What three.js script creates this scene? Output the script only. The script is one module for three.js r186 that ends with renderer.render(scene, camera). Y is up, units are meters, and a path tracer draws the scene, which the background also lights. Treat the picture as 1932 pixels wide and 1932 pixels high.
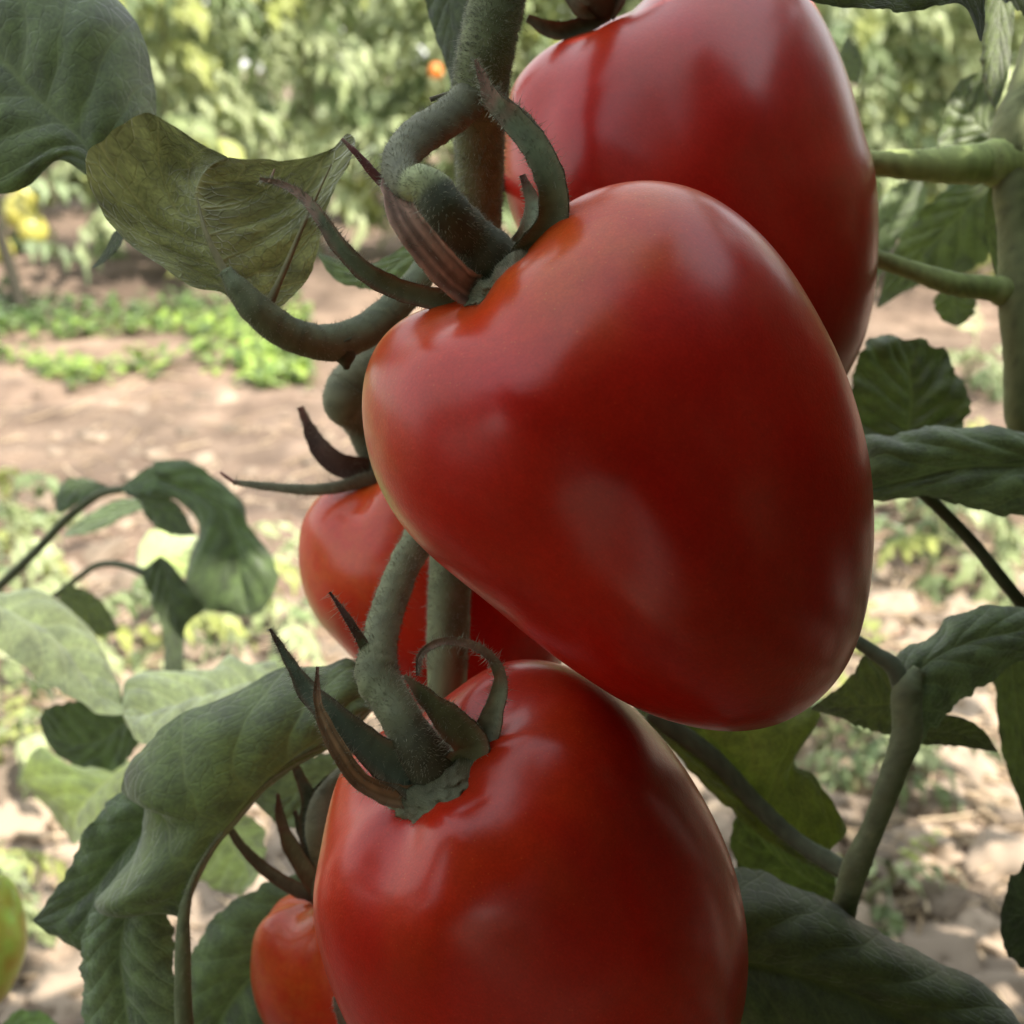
import * as THREE from 'three';
import { mergeGeometries, mergeVertices } from 'three/addons/utils/BufferGeometryUtils.js';

// ---------------------------------------------------------------- camera, sky, sun, exposure
const scene = new THREE.Scene();
const PITCH = THREE.MathUtils.degToRad(-22);
const EYE = new THREE.Vector3(0, 0.55, 0);
const camera = new THREE.PerspectiveCamera(50, 1, 0.01, 400);
camera.position.copy(EYE);
camera.rotation.set(PITCH, 0, 0);
camera.focus = 0.158;
camera.userData.fStop = 23;
const SUN = new THREE.Vector3(0.5, 0.85, 0.22).normalize();
{ // a hazy bright summer sky
  const W = 256, Hh = 128, d = new Float32Array(W * Hh * 4), v = new THREE.Vector3();
  for (let j = 0; j < Hh; j++) for (let i = 0; i < W; i++) {
    const up = ((j + 0.5) / Hh - 0.5) * Math.PI, az = ((i + 0.5) / W - 0.5) * 2 * Math.PI; v.set(Math.cos(up) * Math.cos(az), Math.sin(up), Math.cos(up) * Math.sin(az));
    const h = Math.pow(1 - Math.max(0, v.y), 2.2), g = Math.pow(Math.max(0, v.dot(SUN)), 10) * 0.35, k = (j * W + i) * 4;
    d[k] = 0.56 + 0.3 * h + g; d[k + 1] = 0.62 + 0.23 * h + g * 0.95; d[k + 2] = 0.7 + 0.08 * h + g * 0.85; d[k + 3] = 1;
  }
  const t = new THREE.DataTexture(d, W, Hh, THREE.RGBAFormat, THREE.FloatType); t.mapping = THREE.EquirectangularReflectionMapping; t.magFilter = t.minFilter = THREE.LinearFilter; t.needsUpdate = true;
  scene.background = scene.environment = t; scene.backgroundIntensity = scene.environmentIntensity = 1;
}
const sun = new THREE.DirectionalLight(new THREE.Color(1, 0.92, 0.84), 4.1);
sun.name = 'sun';
sun.position.copy(SUN).multiplyScalar(6);
sun.target.position.set(0, 0, -1);
scene.add(sun, sun.target);
sun.castShadow = true;
sun.shadow.mapSize.set(4096, 4096);
Object.assign(sun.shadow.camera, { left: -4, right: 4, top: 4, bottom: -4, near: 0.1, far: 14 });
const renderer = new THREE.WebGLRenderer({ antialias: true });
renderer.setSize(1024, 1024);
renderer.toneMapping = THREE.LinearToneMapping;
renderer.toneMappingExposure = 2.65;
renderer.shadowMap.enabled = true;

// ---------------------------------------------------------------- helpers
const V3 = (x, y, z) => new THREE.Vector3(x, y, z);
const TAN = Math.tan(THREE.MathUtils.degToRad(25));
const RIGHT = V3(1, 0, 0), UP = V3(0, Math.cos(PITCH), Math.sin(PITCH)), FWD = V3(0, Math.sin(PITCH), -Math.cos(PITCH));
// a point in the place, from where it is seen (0..1932 across and down) and how far off it stands
const P = (x, y, d) => EYE.clone().addScaledVector(FWD, d).addScaledVector(RIGHT, ((x - 966) / 966) * TAN * d).addScaledVector(UP, ((966 - y) / 966) * TAN * d);
const pxAt = (d) => (TAN * d) / 966;
const onGround = (x, y, h = 0) => { const p = P(x, y, 1).sub(EYE); return EYE.clone().addScaledVector(p, (h - EYE.y) / p.y); };
function seeded(a) { return () => { a |= 0; a = (a + 0x6d2b79f5) | 0; let t = Math.imul(a ^ (a >>> 15), 1 | a); t = (t + Math.imul(t ^ (t >>> 7), 61 | t)) ^ t; return ((t ^ (t >>> 14)) >>> 0) / 4294967296; }; }
const rnd = seeded(20240611);
const ran = (a, b) => a + (b - a) * rnd();
const { clamp, lerp, smoothstep } = THREE.MathUtils;
function hash(x, y, z) { let h = Math.imul(x, 374761393) ^ Math.imul(y, 668265263) ^ Math.imul(z, 2147483647 - 1013904223); h = Math.imul(h ^ (h >>> 13), 1274126177); return ((h ^ (h >>> 16)) >>> 0) / 4294967296; }
function noise(x, y = 0, z = 0) {   // smooth value noise, -1..1
  const ix = Math.floor(x), iy = Math.floor(y), iz = Math.floor(z); let u = x - ix, v = y - iy, w = z - iz;
  u = u * u * (3 - 2 * u); v = v * v * (3 - 2 * v); w = w * w * (3 - 2 * w);
  let s = 0;
  for (let a = 0; a < 2; a++) for (let b = 0; b < 2; b++) for (let c = 0; c < 2; c++) s += (a ? u : 1 - u) * (b ? v : 1 - v) * (c ? w : 1 - w) * hash(ix + a, iy + b, iz + c);
  return s * 2 - 1;
}
const fbm = (x, y, z, o = 4) => { let s = 0, a = 0.5; for (let i = 0; i < o; i++) { s += a * noise(x, y, z); x *= 2.03; y *= 2.03; z *= 2.03; a *= 0.5; } return s; };
const names = {};
const numbered = (n) => { const k = names[n] ?? 0; names[n] = k + 1; return k ? n + '_' + String(k).padStart(3, '0') : n; };
function thing(name, label, category, at, group) {
  const o = new THREE.Group(); o.name = numbered(name); o.position.copy(at); o.userData = { label, category };
  if (group) o.userData.group = group;
  o.hairs = []; scene.add(o); return o;
}
function shade(m) { m.castShadow = m.receiveShadow = true; return m; }
// adds a mesh whose geometry is given in the place's own coordinates to a thing, or to a part of it
function part(name, geo, mat, root, parent = root) {
  geo.translate(-root.position.x, -root.position.y, -root.position.z);
  const m = shade(new THREE.Mesh(geo, mat)); m.name = name; parent.add(m); return m;
}
function struct(name, geo, mat, kind = 'structure') { const m = shade(new THREE.Mesh(geo, mat)); m.name = name; m.userData = { kind }; scene.add(m); return m; }
function stuff(name, geo, mat, list, root) {   // list of {m: Matrix4, c: Color}
  const im = shade(new THREE.InstancedMesh(geo, mat, list.length)); im.name = name; im.userData = { kind: 'stuff' };
  const off = root ? new THREE.Matrix4().makeTranslation(-root.position.x, -root.position.y, -root.position.z) : null, t = new THREE.Matrix4();
  list.forEach((e, i) => { im.setMatrixAt(i, off ? t.multiplyMatrices(off, e.m) : e.m); if (e.c) im.setColorAt(i, e.c); });
  (root ?? scene).add(im); return im;
}
function geom(pos, idx, uv, col) {
  const g = new THREE.BufferGeometry();
  g.setAttribute('position', new THREE.Float32BufferAttribute(pos, 3));
  if (uv) g.setAttribute('uv', new THREE.Float32BufferAttribute(uv, 2));
  if (col) g.setAttribute('color', new THREE.Float32BufferAttribute(col, 3));
  g.setIndex(idx); g.computeVertexNormals(); return g;
}
const mix3 = (a, b, t) => [a[0] + (b[0] - a[0]) * t, a[1] + (b[1] - a[1]) * t, a[2] + (b[2] - a[2]) * t];

// ---------------------------------------------------------------- textures and materials
function dataTex(w, h, f, srgb) {
  const d = new Uint8Array(w * h * 4);
  for (let y = 0; y < h; y++) for (let x = 0; x < w; x++) { const c = f((x + 0.5) / w, (y + 0.5) / h), i = (y * w + x) * 4; for (let k = 0; k < 3; k++) d[i + k] = clamp(c[k] * 255, 0, 255); d[i + 3] = 255; }
  const t = new THREE.DataTexture(d, w, h); t.magFilter = THREE.LinearFilter; t.minFilter = THREE.LinearMipmapLinearFilter; t.wrapS = t.wrapT = THREE.RepeatWrapping;
  if (srgb) t.colorSpace = THREE.SRGBColorSpace; t.needsUpdate = true; return t;
}
const NV = 6, SLOPE = 1.7;   // side veins per leaf, and how far each runs forward
const veinPhase = (u, t) => t * NV - Math.abs(u) * SLOPE + (u > 0 ? 0.5 : 0);
function cells(x, y) {   // distance to the nearest wall between cells
  const ix = Math.floor(x), iy = Math.floor(y); let a = 9, b = 9;
  for (let i = -1; i < 2; i++) for (let j = -1; j < 2; j++) { const px = ix + i + hash(ix + i, iy + j, 7), py = iy + j + hash(ix + i, iy + j, 13), d = Math.hypot(px - x, py - y); if (d < a) { b = a; a = d; } else if (d < b) b = d; }
  return b - a;
}
function veins(s, t) {
  const u = s * 2 - 1, a = Math.abs(u), w = 0.13 * noise(u * 5, t * 9, 3);
  const ph = veinPhase(u, t) + w, d = Math.abs(ph - Math.round(ph));
  return { mid: Math.exp(-((u / 0.03) ** 2)), sec: Math.exp(-((d / (0.05 * (1.15 - 0.6 * a))) ** 2)) * smoothstep(a, 0, 0.06), net: Math.exp(-((cells(u * 11 + 0.6 * noise(u * 9, t * 9), t * 22 + 40) / 0.1) ** 2)), pillow: Math.sin(Math.PI * (ph - Math.floor(ph))) };
}
function leafMaps(blade, vein, mottle) {
  const map = dataTex(512, 1024, (s, t) => {
    const v = veins(s, t), n = 1 + mottle * fbm(s * 9, t * 18, 5) + 0.12 * noise(s * 90, t * 180, 1);
    const k = clamp(0.85 * v.mid + 0.5 * v.sec + 0.16 * v.net, 0, 1);
    return mix3(blade.map((c) => c * n), vein, k);
  }, true);
  const bump = dataTex(512, 1024, (s, t) => { const v = veins(s, t); const h = 0.45 + 0.3 * v.pillow - 0.3 * v.net * (1 - v.sec) - 0.35 * v.sec - 0.4 * v.mid + 0.1 * fbm(s * 20, t * 40, 9); return [h, h, h]; });
  return { map, bump };
}
const topMaps = leafMaps([0.385, 0.445, 0.275], [0.5, 0.56, 0.36], 0.35);
const underMaps = leafMaps([0.46, 0.48, 0.34], [0.6, 0.6, 0.44], 0.35);
const leafMat = (maps, o) => new THREE.MeshPhysicalMaterial({ map: maps.map, bumpMap: maps.bump, bumpScale: 0.0004, vertexColors: true, roughness: 1, transmission: 0.3, thickness: 0, clearcoat: 0.6, clearcoatRoughness: 0.5, side: THREE.DoubleSide, ...o });
const M = {
  leaf: leafMat(topMaps, {}),
  under: leafMat(underMaps, { bumpScale: -0.0008, clearcoat: 0.2 }),
  farLeaf: new THREE.MeshPhysicalMaterial({ color: new THREE.Color(0.2, 0.27, 0.12), vertexColors: true, roughness: 1, transmission: 0.35, thickness: 0, clearcoat: 1, clearcoatRoughness: 0.45, side: THREE.DoubleSide }),
  rowLeaf: new THREE.MeshPhysicalMaterial({ color: new THREE.Color(0.28, 0.34, 0.15), vertexColors: true, roughness: 1, transmission: 0.35, thickness: 0, clearcoat: 0.5, clearcoatRoughness: 0.4, side: THREE.DoubleSide }),
  shadeLeaf: new THREE.MeshPhysicalMaterial({ color: new THREE.Color(0.13, 0.19, 0.08), vertexColors: true, roughness: 0.6, side: THREE.DoubleSide }),
  stem: new THREE.MeshPhysicalMaterial({ vertexColors: true, roughness: 0.75, sheen: 0.5, sheenRoughness: 0.6, sheenColor: new THREE.Color(0.55, 0.53, 0.38) }),
  sepal: new THREE.MeshPhysicalMaterial({ vertexColors: true, roughness: 0.8, sheen: 0.4, sheenRoughness: 0.6, sheenColor: new THREE.Color(0.5, 0.48, 0.36) }),
  hair: new THREE.MeshStandardMaterial({ color: 0xffffff, roughness: 0.7 }),
};
const skinMap = dataTex(1024, 1024, (s, t) => {
  const n = 1 + 0.05 * fbm(s * 60, t * 60, 2) + 0.05 * noise(s * 400, t * 400, 8);
  const X = s * 150, Y = t * 150, ix = Math.floor(X), iy = Math.floor(Y), sp = hash(ix, iy, 5) < 0.05 ? smoothstep(0.16 + 0.12 * hash(ix, iy, 6) - Math.hypot(X - ix - 0.3 - 0.4 * hash(ix, iy, 7), Y - iy - 0.3 - 0.4 * hash(ix, iy, 8)), 0, 0.1) : 0;
  const m = 1 + 0.25 * fbm(s * 7, t * 7, 12), b = 0.93 * n, c = 0.5 * n * m; return [b + 0.05 * sp, c + 0.3 * sp, c + 0.26 * sp];
}, true);
const skinBump = dataTex(1024, 1024, (s, t) => { const h = 0.5 + 0.3 * fbm(s * 50, t * 50, 4) + 0.25 * noise(s * 260, t * 260, 6); return [h, h, h]; });
const skin = (o = {}) => new THREE.MeshPhysicalMaterial({ map: skinMap, bumpMap: skinBump, bumpScale: 0.00006, vertexColors: true, roughness: 0.45, specularIntensity: 0.12, ior: 1.45, clearcoat: 0.75, clearcoatRoughness: 0.25, ...o });
M.skin = skin();

// ---------------------------------------------------------------- builders: stems, sepals, leaves, fruit
const GREEN = [0.1, 0.125, 0.06], STEMG = [0.13, 0.14, 0.07], BROWN = [0.2, 0.11, 0.065], TAN_ = [0.3, 0.19, 0.12], DRY = [0.14, 0.06, 0.045], PALE = [0.3, 0.34, 0.16];
// a tapering body swept along points [x, y, distance, width]
function sweep(pts, o = {}) {
  const { flat = 1, arch = 0, sides = 14, rough = 0.03, roll = 0, per = 8, color = () => STEMG, hair, seed = 1, ridges = 0 } = o;
  const ps = pts.map((p) => P(p[0], p[1], p[2])), ws = pts.map((p) => (p[3] / 2) * pxAt(p[2]));
  const curve = new THREE.CatmullRomCurve3(ps, false, 'centripetal'), n = (pts.length - 1) * per, pos = [], idx = [], col = [], uv = [];
  let L0 = null; const fr = [];
  for (let i = 0; i <= n; i++) {
    const t = i / n, c = curve.getPoint(t), T = curve.getTangent(t), k = Math.min(Math.floor(t * (pts.length - 1)), pts.length - 2), f = t * (pts.length - 1) - k, fs = f * f * (3 - 2 * f);
    const r = lerp(ws[k], ws[k + 1], fs), view = EYE.clone().sub(c).normalize();
    let L = T.clone().cross(view); const q = L.length(); L.normalize();
    if (L0) { if (L.dot(L0) < 0) L.negate(); L.multiplyScalar(q).addScaledVector(L0, 0.35); L.addScaledVector(T, -L.dot(T)).normalize(); }
    L0 = L.clone(); let N = L.clone().cross(T).normalize(); if (N.dot(view) < 0 && !L0) N.negate();
    const ro = typeof roll === 'function' ? roll(t) : roll;
    if (ro) { const c1 = Math.cos(ro), s1 = Math.sin(ro), a = L.clone().multiplyScalar(c1).addScaledVector(N, s1); N = N.multiplyScalar(c1).addScaledVector(L, -s1); L = a; }
    fr.push({ c, T, L, N, r, t });
    for (let j = 0; j < sides; j++) {
      const a = (j / sides) * Math.PI * 2, rr = r * (1 + rough * noise(c.x * 900 + Math.cos(a) * 1.5, c.y * 900 + Math.sin(a) * 1.5, c.z * 900 + seed * 9) + ridges * Math.cos(a * 5 + seed));
      const x = Math.cos(a) * rr, y = Math.sin(a) * rr * flat + arch * r * (Math.cos(a) ** 2 - 0.5), p = c.clone().addScaledVector(L, x).addScaledVector(N, y);
      pos.push(p.x, p.y, p.z); uv.push(j / sides, t * 4); const cc = color(t, a, p), g = (1 + (o.stripe ?? 0) * noise(Math.cos(a) * 7 + seed, t * 2.2, Math.sin(a) > 0 ? 1 : 5)) * (1 + 0.28 * noise(p.x * 1500, p.y * 1500, p.z * 1500) + 0.2 * noise(p.x * 500, p.y * 500, p.z * 500)); col.push(cc[0] * g, cc[1] * g, cc[2] * g);
    }
  }
  for (let i = 0; i < n; i++) for (let j = 0; j < sides; j++) { const a = i * sides + j, b = i * sides + ((j + 1) % sides), c = a + sides, d = b + sides; idx.push(a, c, b, b, c, d); }
  for (const [i, s] of [[0, 1], [n, -1]]) { const k = pos.length / 3, c = fr[i].c; pos.push(c.x, c.y, c.z); uv.push(0, 0); col.push(...color(fr[i].t, 0, c)); for (let j = 0; j < sides; j++) { const a = i * sides + j, b = i * sides + ((j + 1) % sides); s > 0 ? idx.push(k, a, b) : idx.push(k, b, a); } }
  const g = geom(pos, idx, uv, col);
  // make the faces look outwards
  const p0 = V3(pos[0], pos[1], pos[2]).sub(fr[0].c), n0 = V3(...g.attributes.normal.array.slice(0, 3));
  if (p0.dot(n0) < 0) { const ix = g.index.array; for (let i = 0; i < ix.length; i += 3) { const s = ix[i]; ix[i] = ix[i + 1]; ix[i + 1] = s; } g.computeVertexNormals(); }
  if (hair) {
    const hr = seeded(seed * 77 + 5);
    for (let i = 0; i < hair.n; i++) {
      const t = lerp(hair.t0 ?? 0, hair.t1 ?? 1, hr()), F = fr[Math.min(n, Math.floor(t * n))], F2 = fr[Math.min(n, Math.floor(t * n) + 1)], k = t * n - Math.floor(t * n), a = hr() * Math.PI * 2;
      const c = F.c.clone().lerp(F2.c, k), r = lerp(F.r, F2.r, k), d = F.L.clone().multiplyScalar(Math.cos(a)).addScaledVector(F.N, Math.sin(a));
      const p = c.clone().addScaledVector(F.L, Math.cos(a) * r * 0.97).addScaledVector(F.N, Math.sin(a) * r * flat * 0.97 + arch * r * (Math.cos(a) ** 2 - 0.5));
      const long = hr() < (hair.wild ?? 0.02);
      d.addScaledVector(F.T, (hr() - 0.3) * 0.9).add(V3(hr() - 0.5, hr() - 0.5, hr() - 0.5).multiplyScalar(0.7)).normalize();
      hair.list.push({ p, d, len: (long ? 0.0011 + hr() * 0.0014 : 0.0003 + hr() * 0.0006) * (hair.len ?? 1), r: (long ? 0.000036 : 0.00004) * (hair.thick ?? 1), v: hr() });
    }
  }
  return g;
}
const hairGeo = new THREE.ConeGeometry(1, 1, 3, 1, true).translate(0, 0.5, 0);
function addHair(root) {
  if (!root.hairs.length) return;
  const q = new THREE.Quaternion(), y = V3(0, 1, 0);
  stuff('hair', hairGeo, M.hair, root.hairs.map((h) => ({ m: new THREE.Matrix4().compose(h.p, q.setFromUnitVectors(y, h.d), V3(h.r, h.len, h.r)), c: new THREE.Color().setRGB(...mix3([0.13, 0.14, 0.08], [0.42, 0.42, 0.3], h.v)) })), root);
}
// a leaf blade lofted between its midrib and its two margins; each is a list of [x, y, distance]
function blade(mid, left, right, o = {}) {
  const { tint = [1, 1, 1], bulge = 0, pucker = 0.0012, n = 84, m = 15, curlL = 0, curlR = 0, wave = 0.0012, seed = 1, dark } = o;
  const sample = (a) => new THREE.CatmullRomCurve3(a.map((p) => P(...p)), false, 'centripetal').getSpacedPoints(n);
  const A = sample(mid), B = sample(left), C = sample(right), pos = [], idx = [], uv = [], col = [];
  for (let i = 0; i <= n; i++) {
    const t = i / n, nor = B[i].clone().sub(A[i]).cross(A[Math.min(n, i + 1)].clone().sub(A[Math.max(0, i - 1)]));
    const nor2 = A[i].clone().sub(C[i]).cross(A[Math.min(n, i + 1)].clone().sub(A[Math.max(0, i - 1)])); nor.add(nor2);
    if (nor.lengthSq() < 1e-16) nor.copy(EYE).sub(A[i]); nor.normalize(); if (nor.dot(EYE.clone().sub(A[i])) < 0) nor.negate();
    for (let j = 0; j <= 2 * m; j++) {
      const u = j / m - 1, a = Math.abs(u), E = u < 0 ? B[i] : C[i], w = E.distanceTo(A[i]), jag = 1 + Math.min(0.08, 0.0006 / Math.max(w, 1e-5)) * (o.jag ?? 1) * (noise(t * 23 + seed, u < 0 ? 1 : 7) + 0.35 * noise(t * 60, seed)) * a * a, p = A[i].clone().lerp(E, a * (i > 1 && i < n - 1 ? jag : 1));
      const ph = veinPhase(u, t), pil = Math.abs(Math.sin(Math.PI * ph));
      const curl = u < 0 ? curlL : curlR;
      p.addScaledVector(nor, bulge * w * 4 * a * (1 - a) + 0.5 * pucker * pil * smoothstep(a, 0, 0.25) * Math.min(1, w / 0.012) * (1 - 0.4 * a) + wave * a * a * noise(t * 9 + seed * 3, u * 2, seed) * Math.min(1, w / 0.01) - curl * Math.pow(a, 6) * Math.min(1, w / 0.012));
      pos.push(p.x, p.y, p.z); uv.push(u / 2 + 0.5, t);
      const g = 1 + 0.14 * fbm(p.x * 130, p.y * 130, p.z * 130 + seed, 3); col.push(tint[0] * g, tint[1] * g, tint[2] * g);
    }
  }
  const W = 2 * m + 1;
  for (let i = 0; i < n; i++) for (let j = 0; j < W - 1; j++) { const a = i * W + j; idx.push(a, a + 1, a + W, a + 1, a + W + 1, a + W); }
  const g = geom(pos, idx, uv, col);
  // upper side towards the viewer
  const k = Math.floor(n / 2) * W + m + 4, nn = V3(...g.attributes.normal.array.slice(k * 3, k * 3 + 3)), pp = V3(...pos.slice(k * 3, k * 3 + 3));
  if (nn.dot(EYE.clone().sub(pp)) < 0) { const ix = g.index.array; for (let i = 0; i < ix.length; i += 3) { const s = ix[i]; ix[i] = ix[i + 1]; ix[i + 1] = s; } g.computeVertexNormals(); }
  return g;
}
// a fruit: a closed solid whose girth seen from the front follows the outline, with a stem dimple, shoulders and soft bumps
function fruitShape(o) {
  const { outline, c, d, depth, calyx, dent = 0.004, dentW = 0.3, lobes = 5, lobe = 0.0012, shoulder = 0.0012, bumps = [], detail = 48, paint, grow = 0.975, phase = 0 } = o;
  const closed = new THREE.CatmullRomCurve3(outline.map(([x, y]) => V3(x - c[0], c[1] - y, 0)), true, 'centripetal').getPoints(1200);
  const R = new Float32Array(720).fill(-1);
  for (let i = 0; i < 1200; i++) { const p = closed[i], a = Math.floor(((Math.atan2(p.y, p.x) / (2 * Math.PI) + 1) % 1) * 720); R[a] = Math.max(R[a], Math.hypot(p.x, p.y)); }
  for (let k = 0; k < 720; k++) if (R[k] < 0) { let a = k, b = k; while (R[(a + 720) % 720] < 0) a--; while (R[b % 720] < 0) b++; R[k] = -lerp(R[(a + 720) % 720], R[b % 720], (k - a) / (b - a)) * 1; if (R[k] < 0) R[k] = -R[k] - 1e-9; }
  const sm = R.map((_, k) => { let s = 0; for (let j = -9; j <= 9; j++) s += R[(k + j + 720) % 720]; return s / 19; });
  const r0 = (a) => { const f = (((a / (2 * Math.PI)) % 1) + 1) % 1 * 720, i = Math.floor(f); return lerp(sm[i % 720], sm[(i + 1) % 720], f - i); };
  const C = P(c[0], c[1], d), ray = EYE.clone().sub(C).normalize(), s = pxAt(d);
  const dirAt = (x, y) => { const X = x - c[0], Y = c[1] - y, a = Math.atan2(Y, X), q = Math.min(0.985, Math.hypot(X, Y) / r0(a)); return V3(Math.cos(a) * q, Math.sin(a) * q, Math.sqrt(1 - q * q)); };
  const ax = dirAt(...calyx), e1 = V3(0, 0, 1).addScaledVector(ax, -ax.z).normalize(), e2 = ax.clone().cross(e1);
  const B = bumps.map(([x, y, amp, w]) => ({ n: dirAt(x, y), amp, w }));
  const place = (n) => {
    const a = Math.atan2(n.y, n.x), q = Math.hypot(n.x, n.y), rr = r0(a) * grow * s, ga = Math.acos(clamp(n.dot(ax), -1, 1)), az = Math.atan2(n.dot(e2), n.dot(e1));
    let h = -dent * Math.exp(-((ga / dentW) ** 2)) + shoulder * Math.exp(-(((ga - 0.7) / 0.32) ** 2)) + lobe * Math.cos(lobes * az + phase) * Math.exp(-(((ga - 0.55) / 0.5) ** 2));
    h += 0.0006 * noise(n.x * 1.6 + d * 50, n.y * 1.6, n.z * 1.6);
    for (const b of B) h += b.amp * Math.exp(-((Math.acos(clamp(n.dot(b.n), -1, 1)) / b.w) ** 2));
    const p = C.clone().addScaledVector(RIGHT, Math.cos(a) * q * rr).addScaledVector(UP, Math.sin(a) * q * rr).addScaledVector(ray, n.z * depth);
    return p.add(RIGHT.clone().multiplyScalar(n.x * h)).addScaledVector(UP, n.y * h).addScaledVector(ray, n.z * h);
  };
  let g = new THREE.IcosahedronGeometry(1, detail); g.deleteAttribute('uv'); g.deleteAttribute('normal'); g = mergeVertices(g, 1e-5);
  const pa = g.attributes.position, uv = [], col = [];
  for (let i = 0; i < pa.count; i++) {
    const n = V3(pa.getX(i), pa.getY(i), pa.getZ(i)).normalize(), p = place(n), ga = Math.acos(clamp(n.dot(ax), -1, 1)), az = Math.atan2(n.dot(e2), n.dot(e1));
    uv.push(n.x / (1.05 + n.z) + 0.5, n.y / (1.05 + n.z) + 0.5); pa.setXYZ(i, p.x, p.y, p.z); const pc = paint(n, ga, az, dirAt), tn = o.tone ?? 1; col.push(pc[0] * tn, pc[1] * 3.96 * tn, pc[2] * 3.96 * tn);
  }
  g.setAttribute('uv', new THREE.Float32BufferAttribute(uv, 2)); g.setAttribute('color', new THREE.Float32BufferAttribute(col, 3)); g.computeVertexNormals();
  // distance of the skin seen at a point of the picture
  const depthAt = (x, y) => { const p = place(dirAt(x, y)); return p.sub(EYE).dot(FWD); };
  return { geo: g, depthAt, C, dirAt };
}
const RED = [0.6, 0.016, 0.005], DEEP = [0.45, 0.01, 0.004], ORANGE = [0.64, 0.1, 0.012], YELLOW = [0.5, 0.27, 0.06];
const ripe = (spots = [], amount = 1) => (n, ga, az, dirAt) => {
  const f = fbm(n.x * 2.2 + 3, n.y * 2.2, n.z * 2.2, 3), st = noise(az * 5, ga * 1.5, 4);
  let c = mix3(RED, DEEP, clamp(0.4 + f, 0, 1));
  c = mix3(c, ORANGE, amount * clamp(smoothstep(1.15 - ga + 0.5 * f + 0.14 * st, 0.15, 0.8), 0, 1) * 0.9);
  for (const [x, y, w, k, target] of spots) { const d = Math.acos(clamp(n.dot(dirAt(x, y)), -1, 1)); c = mix3(c, target ?? ORANGE, k * clamp(Math.exp(-((d / w) ** 2)) * (1 + 0.9 * fbm(n.x * 14, n.y * 14, n.z * 14, 3)), 0, 1)); }
  return c;
};
function lump(x, y, d, wpx, flat, normal, seed, color, hairs) {   // the crumpled disc where the sepals meet
  let g = new THREE.IcosahedronGeometry(1, 22); g.deleteAttribute('uv'); g.deleteAttribute('normal'); g = mergeVertices(g, 1e-5);
  const c = P(x, y, d), r = (wpx / 2) * pxAt(d), N = normal.clone().normalize(), L = V3(1, 0, 0).cross(N).normalize(), B = N.clone().cross(L), pa = g.attributes.position, col = [];
  for (let i = 0; i < pa.count; i++) {
    const n = V3(pa.getX(i), pa.getY(i), pa.getZ(i)).normalize(), az = Math.atan2(n.x, n.z), k = 1 + 0.16 * fbm(n.x * 3 + seed, n.y * 3, n.z * 3) + 0.13 * Math.pow(Math.abs(Math.cos(az * 2.5 + seed)), 1.5) - 0.07 + 0.05 * noise(n.x * 9, seed, n.z * 9) + 0.05 * noise(n.x * 11, n.y * 11 + seed, n.z * 11), q = c.clone().addScaledVector(L, n.x * r * k).addScaledVector(B, n.z * r * k).addScaledVector(N, n.y * r * flat * k * (1 + 0.5 * noise(n.x * 5, seed, n.z * 5)) - r * 0.2 * Math.pow(n.x * n.x + n.z * n.z, 2));
    pa.setXYZ(i, q.x, q.y, q.z); const v = 1 + 0.35 * fbm(n.x * 7, n.y * 7, n.z * 7 + seed), cc = mix3(color, [0.2, 0.14, 0.09], clamp(0.1 + 1.6 * noise(n.x * 2.5, seed, n.z * 2.5) * (1 - Math.abs(n.y)), 0, 0.8)); col.push(cc[0] * v, cc[1] * v, cc[2] * v);
    if (n.y > -0.2 && hash(i, 3, 9) < 0.95) hairs.push({ p: q, d: N.clone().multiplyScalar(n.y + 0.5).addScaledVector(L, n.x).addScaledVector(B, n.z).add(V3(noise(i * 1.7), noise(i * 2.3), noise(i * 3.1)).multiplyScalar(0.6)).normalize(), len: 0.0003 + 0.0006 * hash(i, 1, 1), r: 0.00004, v: hash(i, 2, 2) });
  }
  g.setAttribute('color', new THREE.Float32BufferAttribute(col, 3)); g.computeVertexNormals(); return g;
}
const H = (root, n, o = {}) => ({ n, list: root.hairs, ...o });

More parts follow.
